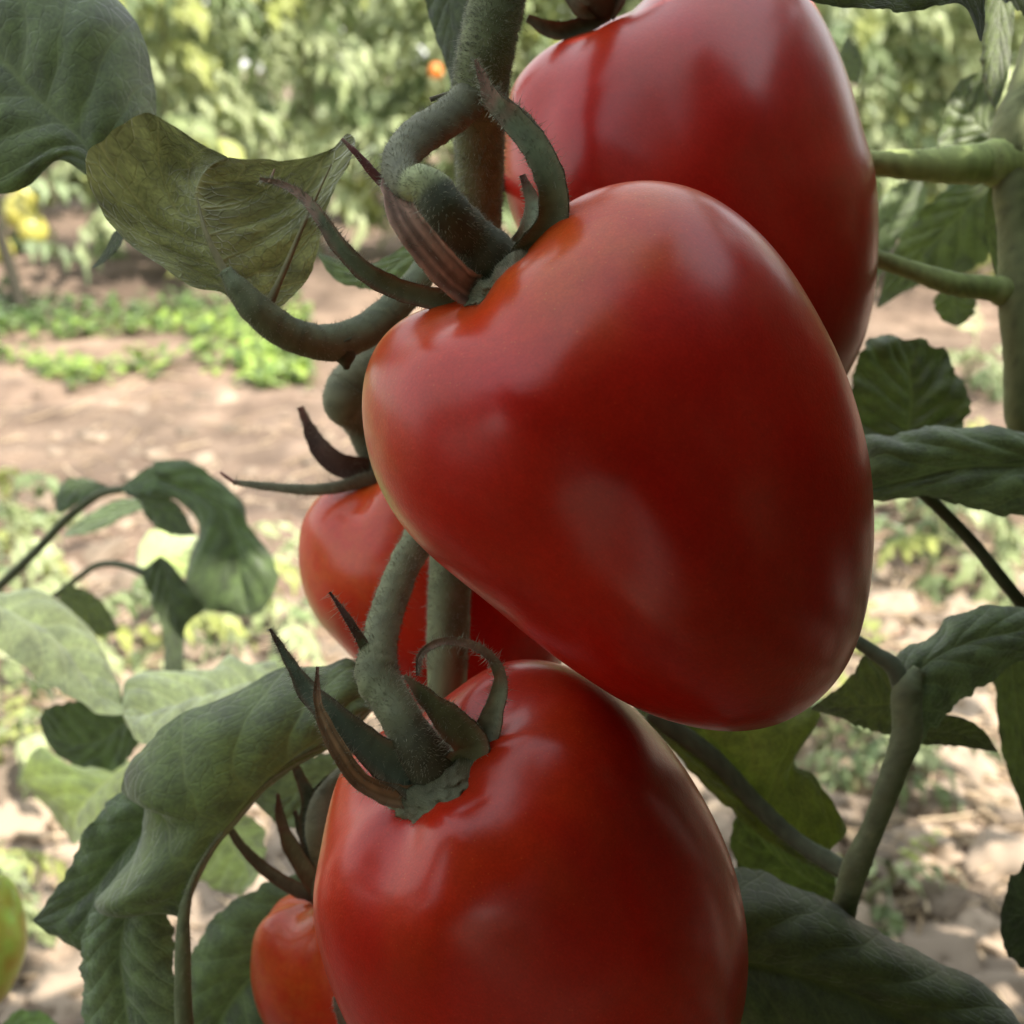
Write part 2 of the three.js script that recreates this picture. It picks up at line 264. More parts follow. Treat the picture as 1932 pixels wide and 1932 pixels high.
// ---------------------------------------------------------------- the ground
const hill = (x, z) => 0.02 * fbm(x * 2.2, 4, z * 2.2, 3) + lerp(0.02, 0.04, smoothstep(z, -1.6, -0.9)) * fbm(x * 9, 1, z * 9, 3) + 0.045 * smoothstep(z, -1.5, -0.9) * (0.4 - Math.abs(fbm(x * 26, 3, z * 26, 3))) + 0.05 * Math.exp(-(((z + 3.1) / 0.5) ** 2)) + 0.02 * Math.exp(-(((z + 0.1) / 0.4) ** 2));
{
  const soilMap = dataTex(1024, 1024, (s, t) => { const n = 0.5 + 0.5 * fbm(s * 14, t * 14, 1, 5), g = noise(s * 220, t * 220, 2); return mix3([0.36, 0.295, 0.235], [0.67, 0.58, 0.49], clamp(n + 0.12 * g, 0, 1)); }, true);
  const soilBump = dataTex(1024, 1024, (s, t) => { const h = 0.5 + 0.5 * fbm(s * 40, t * 40, 3, 5); return [h, h, h]; });
  const soil = new THREE.MeshStandardMaterial({ map: soilMap, bumpMap: soilBump, bumpScale: 0.012, vertexColors: true, roughness: 0.95 });
  const xs = [], zs = [];
  for (let x = -160; x < -4; x += x < -20 ? 20 : 2) xs.push(x); for (let x = -4; x < 4; x += Math.abs(x) < 0.9 ? 0.012 : 0.04) xs.push(x); for (let x = 4; x <= 160; x += x > 19 ? 20 : 2) xs.push(x);
  for (let z = -300; z < -8; z += z < -30 ? 30 : 3) zs.push(z); for (let z = -8; z < 1.5; z += z > -1.9 && z < -0.3 ? 0.012 : 0.04) zs.push(z); for (let z = 1.5; z <= 60; z += z > 10 ? 15 : 2) zs.push(z);
  const pos = [], idx = [], uv = [], col = [];
  for (const z of zs) for (const x of xs) { const near = Math.abs(x) < 4.1 && z > -8.1 && z < 1.6; pos.push(x, near ? hill(x, z) : 0, z); uv.push(x * 1.1, z * 1.1); const f = 0.82 + 0.75 * fbm(x * 1.5, 8, z * 4.5, 4); col.push(f, f * (0.985 + 0.02 * noise(x * 3, 2, z * 3)), f); }
  const W = xs.length; for (let i = 0; i < zs.length - 1; i++) for (let j = 0; j < W - 1; j++) { const a = i * W + j; idx.push(a, a + W, a + 1, a + 1, a + W, a + W + 1); }
  struct('ground', geom(pos, idx, uv, col), soil);
  // loose clods and straw lying on it
  let cg = new THREE.IcosahedronGeometry(1, 5); cg.deleteAttribute('uv'); cg.deleteAttribute('normal'); cg = mergeVertices(cg, 1e-4);
  const pa = cg.attributes.position; for (let i = 0; i < pa.count; i++) { const x = pa.getX(i), y = pa.getY(i), z = pa.getZ(i), k = 1 + 0.9 * fbm(x * 1.5 + 9, y * 1.5, z * 1.5, 4); pa.setXYZ(i, x * k, y * k * 0.72, z * k); } cg.computeVertexNormals();
  const clods = [], straws = [], q = new THREE.Quaternion(), e = new THREE.Euler();
  for (let i = 0; i < 5200; i++) {
    const px = ran(-150, 2080), py = 700 + 1350 * Math.pow(rnd(), 0.8), g = onGround(px, py), r = (0.002 + 0.024 * Math.pow(rnd(), 5)) * (g.z < -1.25 ? 0.75 : 0.9 + 0.2 * -g.z);
    clods.push({ m: new THREE.Matrix4().compose(V3(g.x, hill(g.x, g.z) - r * 0.1, g.z), q.setFromEuler(e.set(ran(-0.5, 0.5), ran(0, 6.3), ran(-0.5, 0.5))), V3(r * ran(0.8, 1.5), r * ran(0.7, 1.1), r)), c: new THREE.Color().setRGB(...mix3([0.13, 0.1, 0.07], [0.36, 0.28, 0.2], rnd())) });
  }
  stuff('soil_clods', cg, new THREE.MeshStandardMaterial({ roughness: 0.97, bumpMap: soilBump, bumpScale: 0.004 }), clods).userData.label = 'pale crumbly clods of dry soil strewn over the bare ground';
  const sg = new THREE.CylinderGeometry(0.6, 1, 1, 5, 3); { const a = sg.attributes.position; for (let i = 0; i < a.count; i++) a.setX(i, a.getX(i) + 9 * a.getY(i) * a.getY(i)); sg.computeVertexNormals(); }
  for (let i = 0; i < 3400; i++) {
    const px = rnd() < 0.35 ? ran(1500, 2050) : ran(-150, 2080), py = 680 + 1350 * Math.pow(rnd(), 0.9), g = onGround(px, py), l = ran(0.015, 0.075), r = ran(0.0006, 0.0018);
    straws.push({ m: new THREE.Matrix4().compose(V3(g.x, hill(g.x, g.z) + ran(0.002, 0.01), g.z), q.setFromEuler(e.set(Math.PI / 2 + ran(-0.25, 0.25), ran(0, 6.3), ran(0, 6.3), 'YXZ')), V3(r, l, r)), c: new THREE.Color().setRGB(...mix3([0.26, 0.18, 0.1], [0.52, 0.41, 0.27], rnd())) });
  }
  stuff('dry_straw', sg, new THREE.MeshStandardMaterial({ roughness: 0.9 }), straws).userData.label = 'dry straw and stalk bits scattered over the soil';
}

// ---------------------------------------------------------------- leaves of plants farther off: a stalk with lobed leaflets
function leaflet(len, wid, r, droop, cols, n = 10, m = 2) {
  const pos = [], idx = [], col = [], fold = r() * 0.5 - 0.1, curl = r() * 0.9 - 0.1, tw = r() * 0.8 - 0.4, lob = 2 + Math.floor(r() * 3), ph = r() * 6;
  for (let i = 0; i <= n; i++) for (let j = -m; j <= m; j++) {
    const t = i / n, u = j / m, w = wid * Math.sin(Math.PI * Math.pow(t, 0.72)) * (1 - 0.15 * t) * (1 + 0.24 * Math.sin(t * Math.PI * 2 * lob + ph + u)) * (i === n ? 0 : 1), a = t * curl * 1.2;
    let x = len * (t - 0.12 * curl * t * t), y = -len * (0.5 * curl + droop) * t * t + fold * Math.abs(u) * w + 0.006 * Math.sin(t * 14 + u * 3 + ph), z = u * w;
    const c = Math.cos(tw * t), s = Math.sin(tw * t); pos.push(x, y * c - z * s, y * s + z * c); const g = cols * (0.85 + 0.3 * r()) * (Math.abs(u) < 0.1 ? 1.15 : 1); col.push(g, g, g * 0.95);
  }
  const W = 2 * m + 1; for (let i = 0; i < n; i++) for (let j = 0; j < W - 1; j++) { const a = i * W + j; idx.push(a, a + 1, a + W, a + 1, a + W + 1, a + W); }
  return geom(pos, idx, null, col);
}
function compoundLeaf(seed, len = 0.24, fine) {
  const r = seeded(seed), gs = [], bend = 0.5 + r() * 0.9, at = (t) => V3(len * (t - 0.18 * bend * t * t), len * (0.25 * t - 0.55 * bend * t * t), 0.03 * Math.sin(t * 3 + seed) * len), ring = [];
  const pos = [], idx = [], col = [];
  for (let i = 0; i <= 10; i++) { const c = at(i / 10), w = lerp(0.0028, 0.0009, i / 10); for (let k = 0; k < 5; k++) { const a = (k / 5) * 6.2832; pos.push(c.x, c.y + Math.cos(a) * w, c.z + Math.sin(a) * w); col.push(1.1, 1.1, 0.9); } }
  for (let i = 0; i < 10; i++) for (let k = 0; k < 5; k++) { const a = i * 5 + k, b = i * 5 + ((k + 1) % 5); idx.push(a, b, a + 5, b, b + 5, a + 5); }
  gs.push(geom(pos, idx, null, col));
  const put = (t, side, l) => { const c = at(t), g = leaflet(l, l * (0.19 + 0.1 * r()), r, 0.1 + 0.4 * r(), 0.8 + 0.4 * r(), ...(fine ? [10, 2] : [5, 1])), ang = side * (0.75 + 0.5 * r()); g.applyMatrix4(new THREE.Matrix4().compose(c, new THREE.Quaternion().setFromEuler(new THREE.Euler(side * -0.3 + r() * 0.6 - 0.3, -ang, -0.15 - bend * t * 0.8, 'YZX')), V3(1, 1, 1))); gs.push(g); };
  for (const t of [0.32, 0.55, 0.78]) for (const s of [-1, 1]) put(t + 0.05 * r(), s, len * (0.24 + 0.1 * r()));
  for (let k = 0; k < 4; k++) put(0.25 + 0.6 * r(), r() < 0.5 ? -1 : 1, len * 0.1);
  put(1, 0, len * 0.36);
  return mergeGeometries(gs);
}
const protos = Array.from({ length: 8 }, (_, i) => compoundLeaf(100 + i * 17, 0.24, true));
const coarse = Array.from({ length: 5 }, (_, i) => compoundLeaf(300 + i * 13));
const rowMats = [M.rowLeaf, M.rowLeaf.clone(), M.rowLeaf.clone(), M.rowLeaf.clone()]; rowMats[1].color.setRGB(0.16, 0.22, 0.085); rowMats[2].color.setRGB(0.4, 0.46, 0.24); rowMats[3].color.setRGB(0.34, 0.38, 0.1);
const farStem = new THREE.MeshStandardMaterial({ color: new THREE.Color(0.16, 0.17, 0.08), roughness: 0.8 });
const fruitMats = { yellow: new THREE.MeshPhysicalMaterial({ color: new THREE.Color(0.46, 0.42, 0.09), roughness: 0.35, clearcoat: 0.6 }), orange: new THREE.MeshPhysicalMaterial({ color: new THREE.Color(0.7, 0.2, 0.02), roughness: 0.35, clearcoat: 0.6 }) };
const plainFruit = new THREE.SphereGeometry(1, 24, 18); { const a = plainFruit.attributes.position; for (let i = 0; i < a.count; i++) { const y = a.getY(i), k = 1 - 0.12 * y; a.setXYZ(i, a.getX(i) * k, y * 1.12 - 0.1 * Math.exp(-((1 - y) * 12)), a.getZ(i) * k); } plainFruit.computeVertexNormals(); }
function stalk(pts, r0, r1) { return new THREE.TubeGeometry(new THREE.CatmullRomCurve3(pts), 14, 1, 7).toNonIndexed() && taper(pts, r0, r1); }
function taper(pts, r0, r1) {
  const curve = new THREE.CatmullRomCurve3(pts), g = new THREE.TubeGeometry(curve, 18, 1, 8), a = g.attributes.position, n = g.attributes.normal;
  for (let i = 0; i < a.count; i++) { const k = Math.floor(i / 9) / 18, r = lerp(r0, r1, k) * (1 + 0.12 * noise(i * 0.7, k * 9)); a.setXYZ(i, a.getX(i) + (r - 1) * n.getX(i), a.getY(i) + (r - 1) * n.getY(i), a.getZ(i) + (r - 1) * n.getZ(i)); } return g;
}
function bush(name, label, category, at, o) {
  const { height = 0.9, leaves = 44, size = 1, low = 0.12, spread = 1, group, lean = 0.06 } = o;
  const t = thing(name, label, category, at, group), top = V3(ran(-lean, lean), height, ran(-lean, lean)), pts = [V3(0, -0.03, 0), V3(ran(-0.03, 0.03), height * 0.35, ran(-0.03, 0.03)), V3(top.x * 0.6, height * 0.7, top.z * 0.6), top], c = new THREE.CatmullRomCurve3(pts);
  const st = shade(new THREE.Mesh(taper(pts, 0.008 * size + 0.002, 0.003), farStem)); st.name = 'stem'; t.add(st);
  for (let i = 0; i < leaves; i++) {
    const k = lerp(low, 1, (i + rnd()) / leaves), p = c.getPoint(clamp(k, 0, 1)), l = shade(new THREE.Mesh(protos[Math.floor(rnd() * protos.length)], rowMats[Math.floor(rnd() * 7) % 4])); l.name = 'leaf';
    l.position.copy(p); l.rotation.set(ran(-0.4, 0.4), i * 2.4 + ran(-0.5, 0.5), ran(-0.5, 0.75) + (k > 0.85 ? 0.4 : 0), 'YZX'); l.scale.setScalar(size * ran(0.75, 1.25) * spread); t.add(l);
  }
  return t;
}
const ROW = 'tomato plants of the sunlit far row';
const farRow = [];
for (let i = 0; i < 12; i++) { const x = -1.95 + i * 0.35 + ran(-0.06, 0.06), z = -3.05 + ran(-0.3, 0.2); farRow.push(bush('tomato_plant', 'bushy tomato plant in the sunlit row across the path', 'tomato plant', V3(x, hill(x, z), z), { height: ran(0.85, 1.05), leaves: 72, group: ROW, size: ran(0.9, 1.15) })); }
for (let i = 0; i < 9; i++) { const x = -2.2 + i * 0.55 + ran(-0.08, 0.08), z = -4.5 + ran(-0.15, 0.15); bush('tomato_plant', 'bushy tomato plant of the row behind the sunlit one', 'tomato plant', V3(x, hill(x, z), z), { height: ran(1.1, 1.3), leaves: 40, group: 'tomato plants of the second far row', size: 1.5 }); }
{ // rows beyond read as one mass
  const list = [], q = new THREE.Quaternion(), e = new THREE.Euler();
  for (let i = 0; i < 1500; i++) { const row = Math.floor(rnd() * 3); list.push({ m: new THREE.Matrix4().compose(V3(ran(-6, 6), ran(0.1, 1.7), -6.3 - row * 1.6 + ran(-0.3, 0.3)), q.setFromEuler(e.set(ran(-0.4, 0.4), ran(0, 6.3), ran(-0.7, 0.7), 'YZX')), V3(1, 1, 1).multiplyScalar(ran(1.4, 2.4))), c: new THREE.Color().setRGB(1, 1, 1).multiplyScalar(ran(0.7, 1.2)) }); }
  stuff('distant_foliage', protos[2], M.rowLeaf, list).userData.label = 'mass of green leaves in the rows farthest off';
}
function hangFruit(root, p, r, mat) { const m = shade(new THREE.Mesh(plainFruit, mat)); m.name = 'fruit'; m.position.copy(p).sub(root.position); m.scale.setScalar(r); root.add(m); }
hangFruit(farRow[5], P(822, 133, 2.6), 0.017, fruitMats.orange);
{ // the plant with yellow fruit at the left edge
  const b = onGround(48, 612), d = b.clone().sub(EYE).dot(FWD), t = thing('tomato_plant', 'thin bare tomato plant with yellow fruit at left end of weed patch', 'tomato plant', b);
  const s = shade(new THREE.Mesh(taper([V3(0, -0.02, 0), V3(-0.01, 0.1, 0), V3(-0.025, 0.22, 0), V3(-0.045, 0.38, 0)], 0.017, 0.01), new THREE.MeshStandardMaterial({ color: new THREE.Color(0.05, 0.045, 0.03), roughness: 0.9 }))); s.name = 'stem'; t.add(s);
  for (const [x, y, r] of [[38, 398, 30], [62, 432, 27], [2, 470, 24], [48, 372, 20]]) hangFruit(t, P(x, y, d - 0.04), r * pxAt(d), fruitMats.yellow);
  for (let i = 0; i < 7; i++) { const l = shade(new THREE.Mesh(protos[i], M.farLeaf)); l.name = 'leaf'; l.position.set(-0.02, 0.18 + i * 0.04, 0); l.rotation.set(0, i * 2.2, ran(-0.2, 0.5), 'YZX'); l.scale.setScalar(0.75); t.add(l); }
}
{ // weeds: a low patch of bright green between the path and the row
  const list = [], q = new THREE.Quaternion(), e = new THREE.Euler(), g = leaflet(1, 0.3, seeded(5), 0.2, 1.2);
  for (let i = 0; i < 5000; i++) {
    const px = ran(-220, 580), edge = 700 + 45 * noise(px * 0.012, 3) - 60 * smoothstep(-px, -150, 150) + 15 * noise(px * 0.05, 8), py = lerp(585, edge, Math.pow(rnd(), 0.7)), b = onGround(px, py);
    if (noise(b.x * 5, 9, b.z * 3.5) < 0.0 + 0.5 * rnd() - 0.3) continue;
    const s = ran(0.012, 0.04), k = rnd();
    list.push({ m: new THREE.Matrix4().compose(V3(b.x, hill(b.x, b.z) + ran(0, 0.03), b.z), q.setFromEuler(e.set(0, ran(0, 6.3), ran(0.1, 1.3), 'YZX')), V3(s, s, s)), c: new THREE.Color().setRGB(...mix3([0.16, 0.3, 0.06], [0.95, 1.1, 0.3], k * smoothstep(py + 0.12 * px, 610, 690))) });
  }
  stuff('weeds', g, M.rowLeaf, list).userData.label = 'bright green patch of low weeds beside the bare path';
}
// low plants on the soil nearer by
const LOW = 'low leafy plants on the open soil';
for (const [x, y, n, s, label] of [
  [1770, 1130, 9, 0.62, 'low pale leafy plant on the soil right of the big tomato'],
  [1650, 1560, 6, 0.4, 'small pale leafy plant on soil behind the forked leaf stalk'],
  [1690, 1760, 5, 0.3, 'tiny leafy plant beside the stalk base at lower right'],
  [40, 1105, 8, 0.6, 'low leafy plant at left edge behind the arching stalk'],
  [360, 1215, 9, 0.5, 'low leafy plant on soil behind the drooping dark leaf'],
  [1890, 1075, 6, 0.5, 'low leafy plant at right edge below the broad leaf'],
  [520, 1215, 6, 0.45, 'low leafy plant on soil left of the half hidden tomato'],
  [150, 1290, 8, 0.5, 'low leafy plant on soil above the pale sunlit leaf at left'],
  [1700, 960, 8, 0.65, 'low leafy plant just right of the big tomato'],
  [430, 1420, 6, 0.4, 'small leafy plant on soil behind the broad drooping leaf'],
  [20, 1840, 6, 0.4, 'small leafy plant on soil under the green tomato'],
]) { const b = onGround(x, y); b.y = hill(b.x, b.z); bush('low_plant', label, 'plant', b, { height: 0.11 * s + 0.02, leaves: n, size: s * 0.75, low: 0.3, group: LOW, lean: 0.02 }); }

for (const [x, y, s, label] of [
  [60, 980, 0.55, 'pale blurred seedling at the left edge of the path'],
  [310, 1300, 0.4, 'small blurred seedling just above the pale leaf with wavy edge'],
  [60, 1230, 0.4, 'small blurred seedling behind the pale leaf at the left edge'],
  [540, 1330, 0.4, 'small blurred seedling behind the lowest tomato\'s dark sepals'],
  [30, 1420, 0.4, 'small blurred seedling at left edge below the pale leaf'],
  [100, 1520, 0.35, 'small blurred seedling left of the dark leaf at lower left'],
  [1720, 1060, 0.55, 'pale blurred seedling between big tomato and thin slanting stalk'],
  [1850, 1000, 0.5, 'pale blurred seedling right of the thin slanting stalk'],
  [1600, 1450, 0.45, 'blurred seedling in the gap right of the olive leaf'],
  [1570, 1520, 0.35, 'tiny blurred seedling behind the tip of the olive leaf'],
  [1720, 900, 0.6, 'blurred seedling half hidden behind the broad leaf at right'],
  [1850, 740, 0.6, 'blurred seedling on the path left of the upright stem'],
]) { const b = onGround(x, y); b.y = hill(b.x, b.z); bush('seedling', label, 'seedling', b, { height: 0.09 * s + 0.02, leaves: 7, size: s * 0.72, low: 0.25, group: 'small seedlings scattered over the soil', lean: 0.02 }); }

// ---------------------------------------------------------------- the tomatoes
const dirOut = (f, x, y) => P(x, y, f.depthAt(x, y)).sub(f.C);
const sepalColor = (tipFrom, o = {}) => (t, a, p) => {
  const base = (o.base ?? [0.075, 0.095, 0.05]).map((c) => c * 1.8), n = 0.16 * noise(p.x * 700, p.y * 700, p.z * 700), k = smoothstep(t + n, tipFrom, tipFrom + 0.22), edge = Math.abs(Math.cos(a)) > 0.86 ? (o.edge ?? 0.5) : 0;
  return mix3(mix3(base, BROWN, edge), mix3(o.dry ?? BROWN, o.tip ?? DRY, smoothstep(t, 0.75, 1)), k);
};
const F = {}; const tomatoes = {};
function tomato(key, label, shape, mat = M.skin) {
  const f = (F[key] = fruitShape(shape)), t = thing('tomato', label, 'tomato', f.C.clone());
  part('flesh', f.geo, mat, t); tomatoes[key] = t; return t;
}
const sep = (t, pts, o) => part('sepal', sweep(pts, { flat: 0.13, arch: 0.55, sides: 12, rough: 0.1, per: 9, ...o }), M.sepal, t);

// the big one in the middle
{
  const t = tomato('front', 'large heart-shaped red tomato in the middle with a brown-tipped calyx', {
    c: [1190, 885], d: 0.165, depth: 0.031, calyx: [935, 505, 1], dent: 0.0022, dentW: 0.26, lobes: 5, lobe: 0.0008, shoulder: 0.001, detail: 60,
    outline: [[862, 556], [790, 584], [738, 625], [707, 680], [695, 750], [698, 830], [714, 910], [752, 985], [800, 1040], [850, 1082], [930, 1145], [1010, 1210], [1100, 1275], [1200, 1335], [1300, 1370], [1400, 1382], [1490, 1362], [1560, 1312], [1605, 1250], [1632, 1170], [1648, 1070], [1652, 960], [1643, 860], [1622, 775], [1592, 690], [1545, 595], [1485, 500], [1410, 425], [1310, 370], [1210, 353], [1130, 362], [1062, 386], [995, 428], [925, 494]],
    bumps: [[850, 690, 0.001, 0.2], [1065, 775, 0.0016, 0.23], [830, 830, 0.0006, 0.26], [1130, 590, -0.0009, 0.2], [1250, 1130, 0.0008, 0.22], [1180, 1010, -0.0006, 0.2], [1350, 560, 0.0007, 0.3]],
    paint: ripe([[1075, 510, 0.26, 0.9], [1200, 400, 0.2, 0.9], [730, 780, 0.2, 0.95, [0.5, 0.13, 0.02]], [745, 935, 0.1, 1.2, YELLOW], [770, 990, 0.06, 1, YELLOW], [715, 860, 0.1, 0.7, YELLOW]], 0.75),
  });
  const f = F.front, z = f.depthAt(935, 510), nd = dirOut(f, 935, 510);
  part('calyx', lump(948, 514, z - 0.0002, 230, 0.17, nd, 3, [0.17, 0.185, 0.105], t.hairs), M.sepal, t);
  part('pedicel', sweep([[895, 180, 0.1695, 70], [845, 222, 0.1665, 72], [785, 262, 0.1605, 72], [752, 305, 0.1545, 66], [768, 345, 0.1495, 62], [806, 352, 0.1475, 76], [838, 392, 0.1475, 84], [880, 440, z - 0.004, 92], [925, 490, z - 0.001, 108], [960, 530, z + 0.003, 150]], { hair: H(t, 4420), rough: 0.08, seed: 4, color: (k) => (k > 0.46 && k < 0.58 ? mix3([0.13, 0.14, 0.08], PALE, smoothstep(k, 0.46, 0.49)) : k >= 0.58 ? mix3(PALE, [0.055, 0.065, 0.035], smoothstep(k, 0.575, 0.61)) : [0.14, 0.145, 0.085]) }), M.stem, t);
  sep(t, [[935, 556, z - 0.0004, 74], [880, 542, z - 0.004, 62], [815, 478, z - 0.007, 66], [765, 410, z - 0.008, 60], [742, 355, z - 0.006, 44], [736, 330, z - 0.003, 24]], { hair: H(t, 795, { wild: 0.12 }), ridges: 0.05, stripe: 0.75, sides: 30, seed: 2, color: sepalColor(-0.4, { edge: 0.2, dry: [0.33, 0.205, 0.15], tip: [0.24, 0.14, 0.1] }) });
  sep(t, [[745, 365, z - 0.003, 20], [722, 345, z - 0.002, 19], [697, 318, z - 0.0025, 17], [670, 287, z - 0.003, 12], [645, 262, z - 0.003, 6]], { flat: 0.7, arch: 0, hair: H(t, 183, { wild: 0.35 }), seed: 5, color: sepalColor(-0.4, { dry: [0.12, 0.035, 0.03], tip: [0.22, 0.12, 0.09] }) });
  sep(t, [[930, 560, z + 0.0005, 60], [850, 568, z - 0.002, 44], [760, 548, z - 0.004, 42], [695, 517, z - 0.006, 38], [645, 470, z - 0.007, 32], [605, 412, z - 0.007, 26], [570, 370, z - 0.006, 18], [530, 347, z - 0.005, 13], [490, 338, z - 0.005, 8]], { hair: H(t, 1285, { wild: 0.12 }), seed: 7, color: sepalColor(0.5, { edge: 0.8, dry: [0.25, 0.16, 0.11], tip: [0.3, 0.2, 0.15] }) });
  sep(t, [[508, 345, z - 0.005, 7], [513, 333, z - 0.0048, 5], [518, 319, z - 0.0045, 3]], { flat: 0.8, arch: 0, seed: 8, color: () => TAN_ });
  sep(t, [[945, 545, z, 90], [1010, 478, z - 0.0035, 78], [1043, 410, z - 0.006, 58], [1040, 345, z - 0.008, 56], [1012, 280, z - 0.0085, 54], [970, 228, z - 0.008, 50], [930, 190, z - 0.0075, 36], [912, 150, z - 0.007, 20], [897, 112, z - 0.0065, 7]], { hair: H(t, 1591, { wild: 0.1 }), seed: 9, color: sepalColor(0.62, { edge: 0.25, dry: [0.24, 0.14, 0.09], tip: [0.2, 0.1, 0.07] }) });
  sep(t, [[1035, 400, z - 0.004, 22], [1047, 340, z - 0.006, 24], [1030, 282, z - 0.007, 26], [992, 226, z - 0.0068, 24], [955, 190, z - 0.0065, 14], [935, 165, z - 0.0065, 6]], { flat: 0.3, hair: H(t, 367, { wild: 0.2 }), seed: 12, color: sepalColor(-0.3, { dry: [0.25, 0.16, 0.1], tip: [0.2, 0.1, 0.07] }) });
  sep(t, [[975, 480, z + 0.001, 48], [1000, 430, z + 0.001, 40], [1003, 380, z + 0.002, 26], [985, 330, z + 0.002, 12]], { hair: H(t, 367), seed: 14, color: sepalColor(0.7, { base: [0.13, 0.16, 0.1] }) });
  addHair(t);
}
// the lower one
{
  const t = tomato('low', 'red tomato hanging lowest with green and tan curling sepals', {
    c: [1010, 1730], d: 0.181, depth: 0.034, calyx: [822, 1468, 1], dent: 0.0045, dentW: 0.3, lobes: 5, lobe: 0.0006, shoulder: 0.0014, detail: 60, phase: 1.2,
    outline: [[700, 1408], [660, 1462], [628, 1540], [607, 1620], [595, 1700], [603, 1790], [630, 1880], [680, 1980], [750, 2070], [850, 2150], [980, 2200], [1110, 2200], [1230, 2150], [1330, 2060], [1392, 1960], [1413, 1860], [1412, 1770], [1398, 1680], [1370, 1590], [1325, 1500], [1265, 1410], [1195, 1335], [1110, 1282], [1010, 1262], [930, 1276], [850, 1316], [775, 1362]],
    bumps: [[885, 1575, 0.001, 0.16], [860, 1740, 0.002, 0.28], [1080, 1560, 0.001, 0.3], [1180, 1810, 0.0005, 0.2]],
    paint: ripe([[640, 1520, 0.2, 0.7], [612, 1590, 0.12, 0.7, YELLOW]], 0.25),
  });
  const f = F.low, z = f.depthAt(820, 1465), nd = dirOut(f, 822, 1465);
  part('calyx', lump(815, 1462, z - 0.0002, 215, 0.2, nd, 6.1, [0.17, 0.185, 0.105], t.hairs), M.sepal, t);
  part('pedicel', sweep([[850, 930, 0.199, 56], [800, 1000, 0.193, 60], [762, 1070, 0.186, 62], [730, 1155, 0.178, 64], [714, 1225, z + 0.008, 68], [712, 1275, z + 0.004, 84], [738, 1322, z + 0.001, 76], [770, 1378, z - 0.002, 76], [800, 1425, z - 0.0012, 92], [835, 1480, z + 0.003, 140]], { hair: H(t, 6120), rough: 0.09, seed: 21, color: (k) => (k < 0.7 ? [0.14, 0.16, 0.075] : mix3([0.14, 0.16, 0.075], [0.075, 0.08, 0.045], smoothstep(k, 0.7, 0.82))) }), M.stem, t);
  sep(t, [[815, 1478, z - 0.0004, 100], [745, 1444, z - 0.003, 80], [680, 1396, z - 0.005, 60], [625, 1350, z - 0.006, 52], [580, 1302, z - 0.006, 40], [552, 1258, z - 0.006, 22], [528, 1218, z - 0.006, 13], [509, 1186, z - 0.006, 5]], { hair: H(t, 1285, { wild: 0.1 }), seed: 22, color: sepalColor(0.72, { base: [0.065, 0.09, 0.06], tip: [0.13, 0.07, 0.06] }) });
  sep(t, [[845, 1496, z - 0.0005, 60], [755, 1503, z - 0.003, 44], [682, 1474, z - 0.006, 34], [645, 1425, z - 0.0078, 34], [615, 1370, z - 0.0085, 28], [600, 1325, z - 0.0085, 16], [599, 1258, z - 0.0085, 6]], { ridges: 0.06, stripe: 0.6, sides: 24, hair: H(t, 673, { wild: 0.2 }), seed: 23, color: sepalColor(-0.3, { edge: 0.3, dry: [0.3, 0.19, 0.1], tip: [0.24, 0.13, 0.09] }) });
  sep(t, [[850, 1482, z - 0.0008, 90], [888, 1410, z - 0.004, 70], [848, 1360, z - 0.0065, 62], [808, 1320, z - 0.008, 36], [763, 1274, z - 0.009, 8]], { hair: H(t, 918, { wild: 0.1 }), seed: 24, color: sepalColor(0.8, { base: [0.065, 0.075, 0.035], edge: 0.8, tip: [0.3, 0.2, 0.14] }) });
  sep(t, [[870, 1460, z - 0.0004, 80], [914, 1388, z - 0.003, 54], [936, 1325, z - 0.005, 36], [944, 1275, z - 0.0065, 25], [922, 1236, z - 0.008, 18], [875, 1212, z - 0.009, 16], [825, 1213, z - 0.0098, 15], [794, 1236, z - 0.0102, 13], [788, 1275, z - 0.0102, 7]], { hair: H(t, 979, { wild: 0.2 }), seed: 25, color: sepalColor(0.3, { base: [0.13, 0.15, 0.1], dry: [0.3, 0.19, 0.13], tip: [0.14, 0.07, 0.06] }) });
  sep(t, [[775, 1440, z + 0.002, 30], [720, 1330, z + 0.006, 26], [688, 1222, z + 0.006, 20], [660, 1173, z + 0.004, 15], [622, 1117, z + 0.003, 5]], { hair: H(t, 367, { wild: 0.15 }), seed: 26, color: sepalColor(0.4, { dry: [0.13, 0.075, 0.06], tip: [0.09, 0.045, 0.04] }) });
  addHair(t);
}
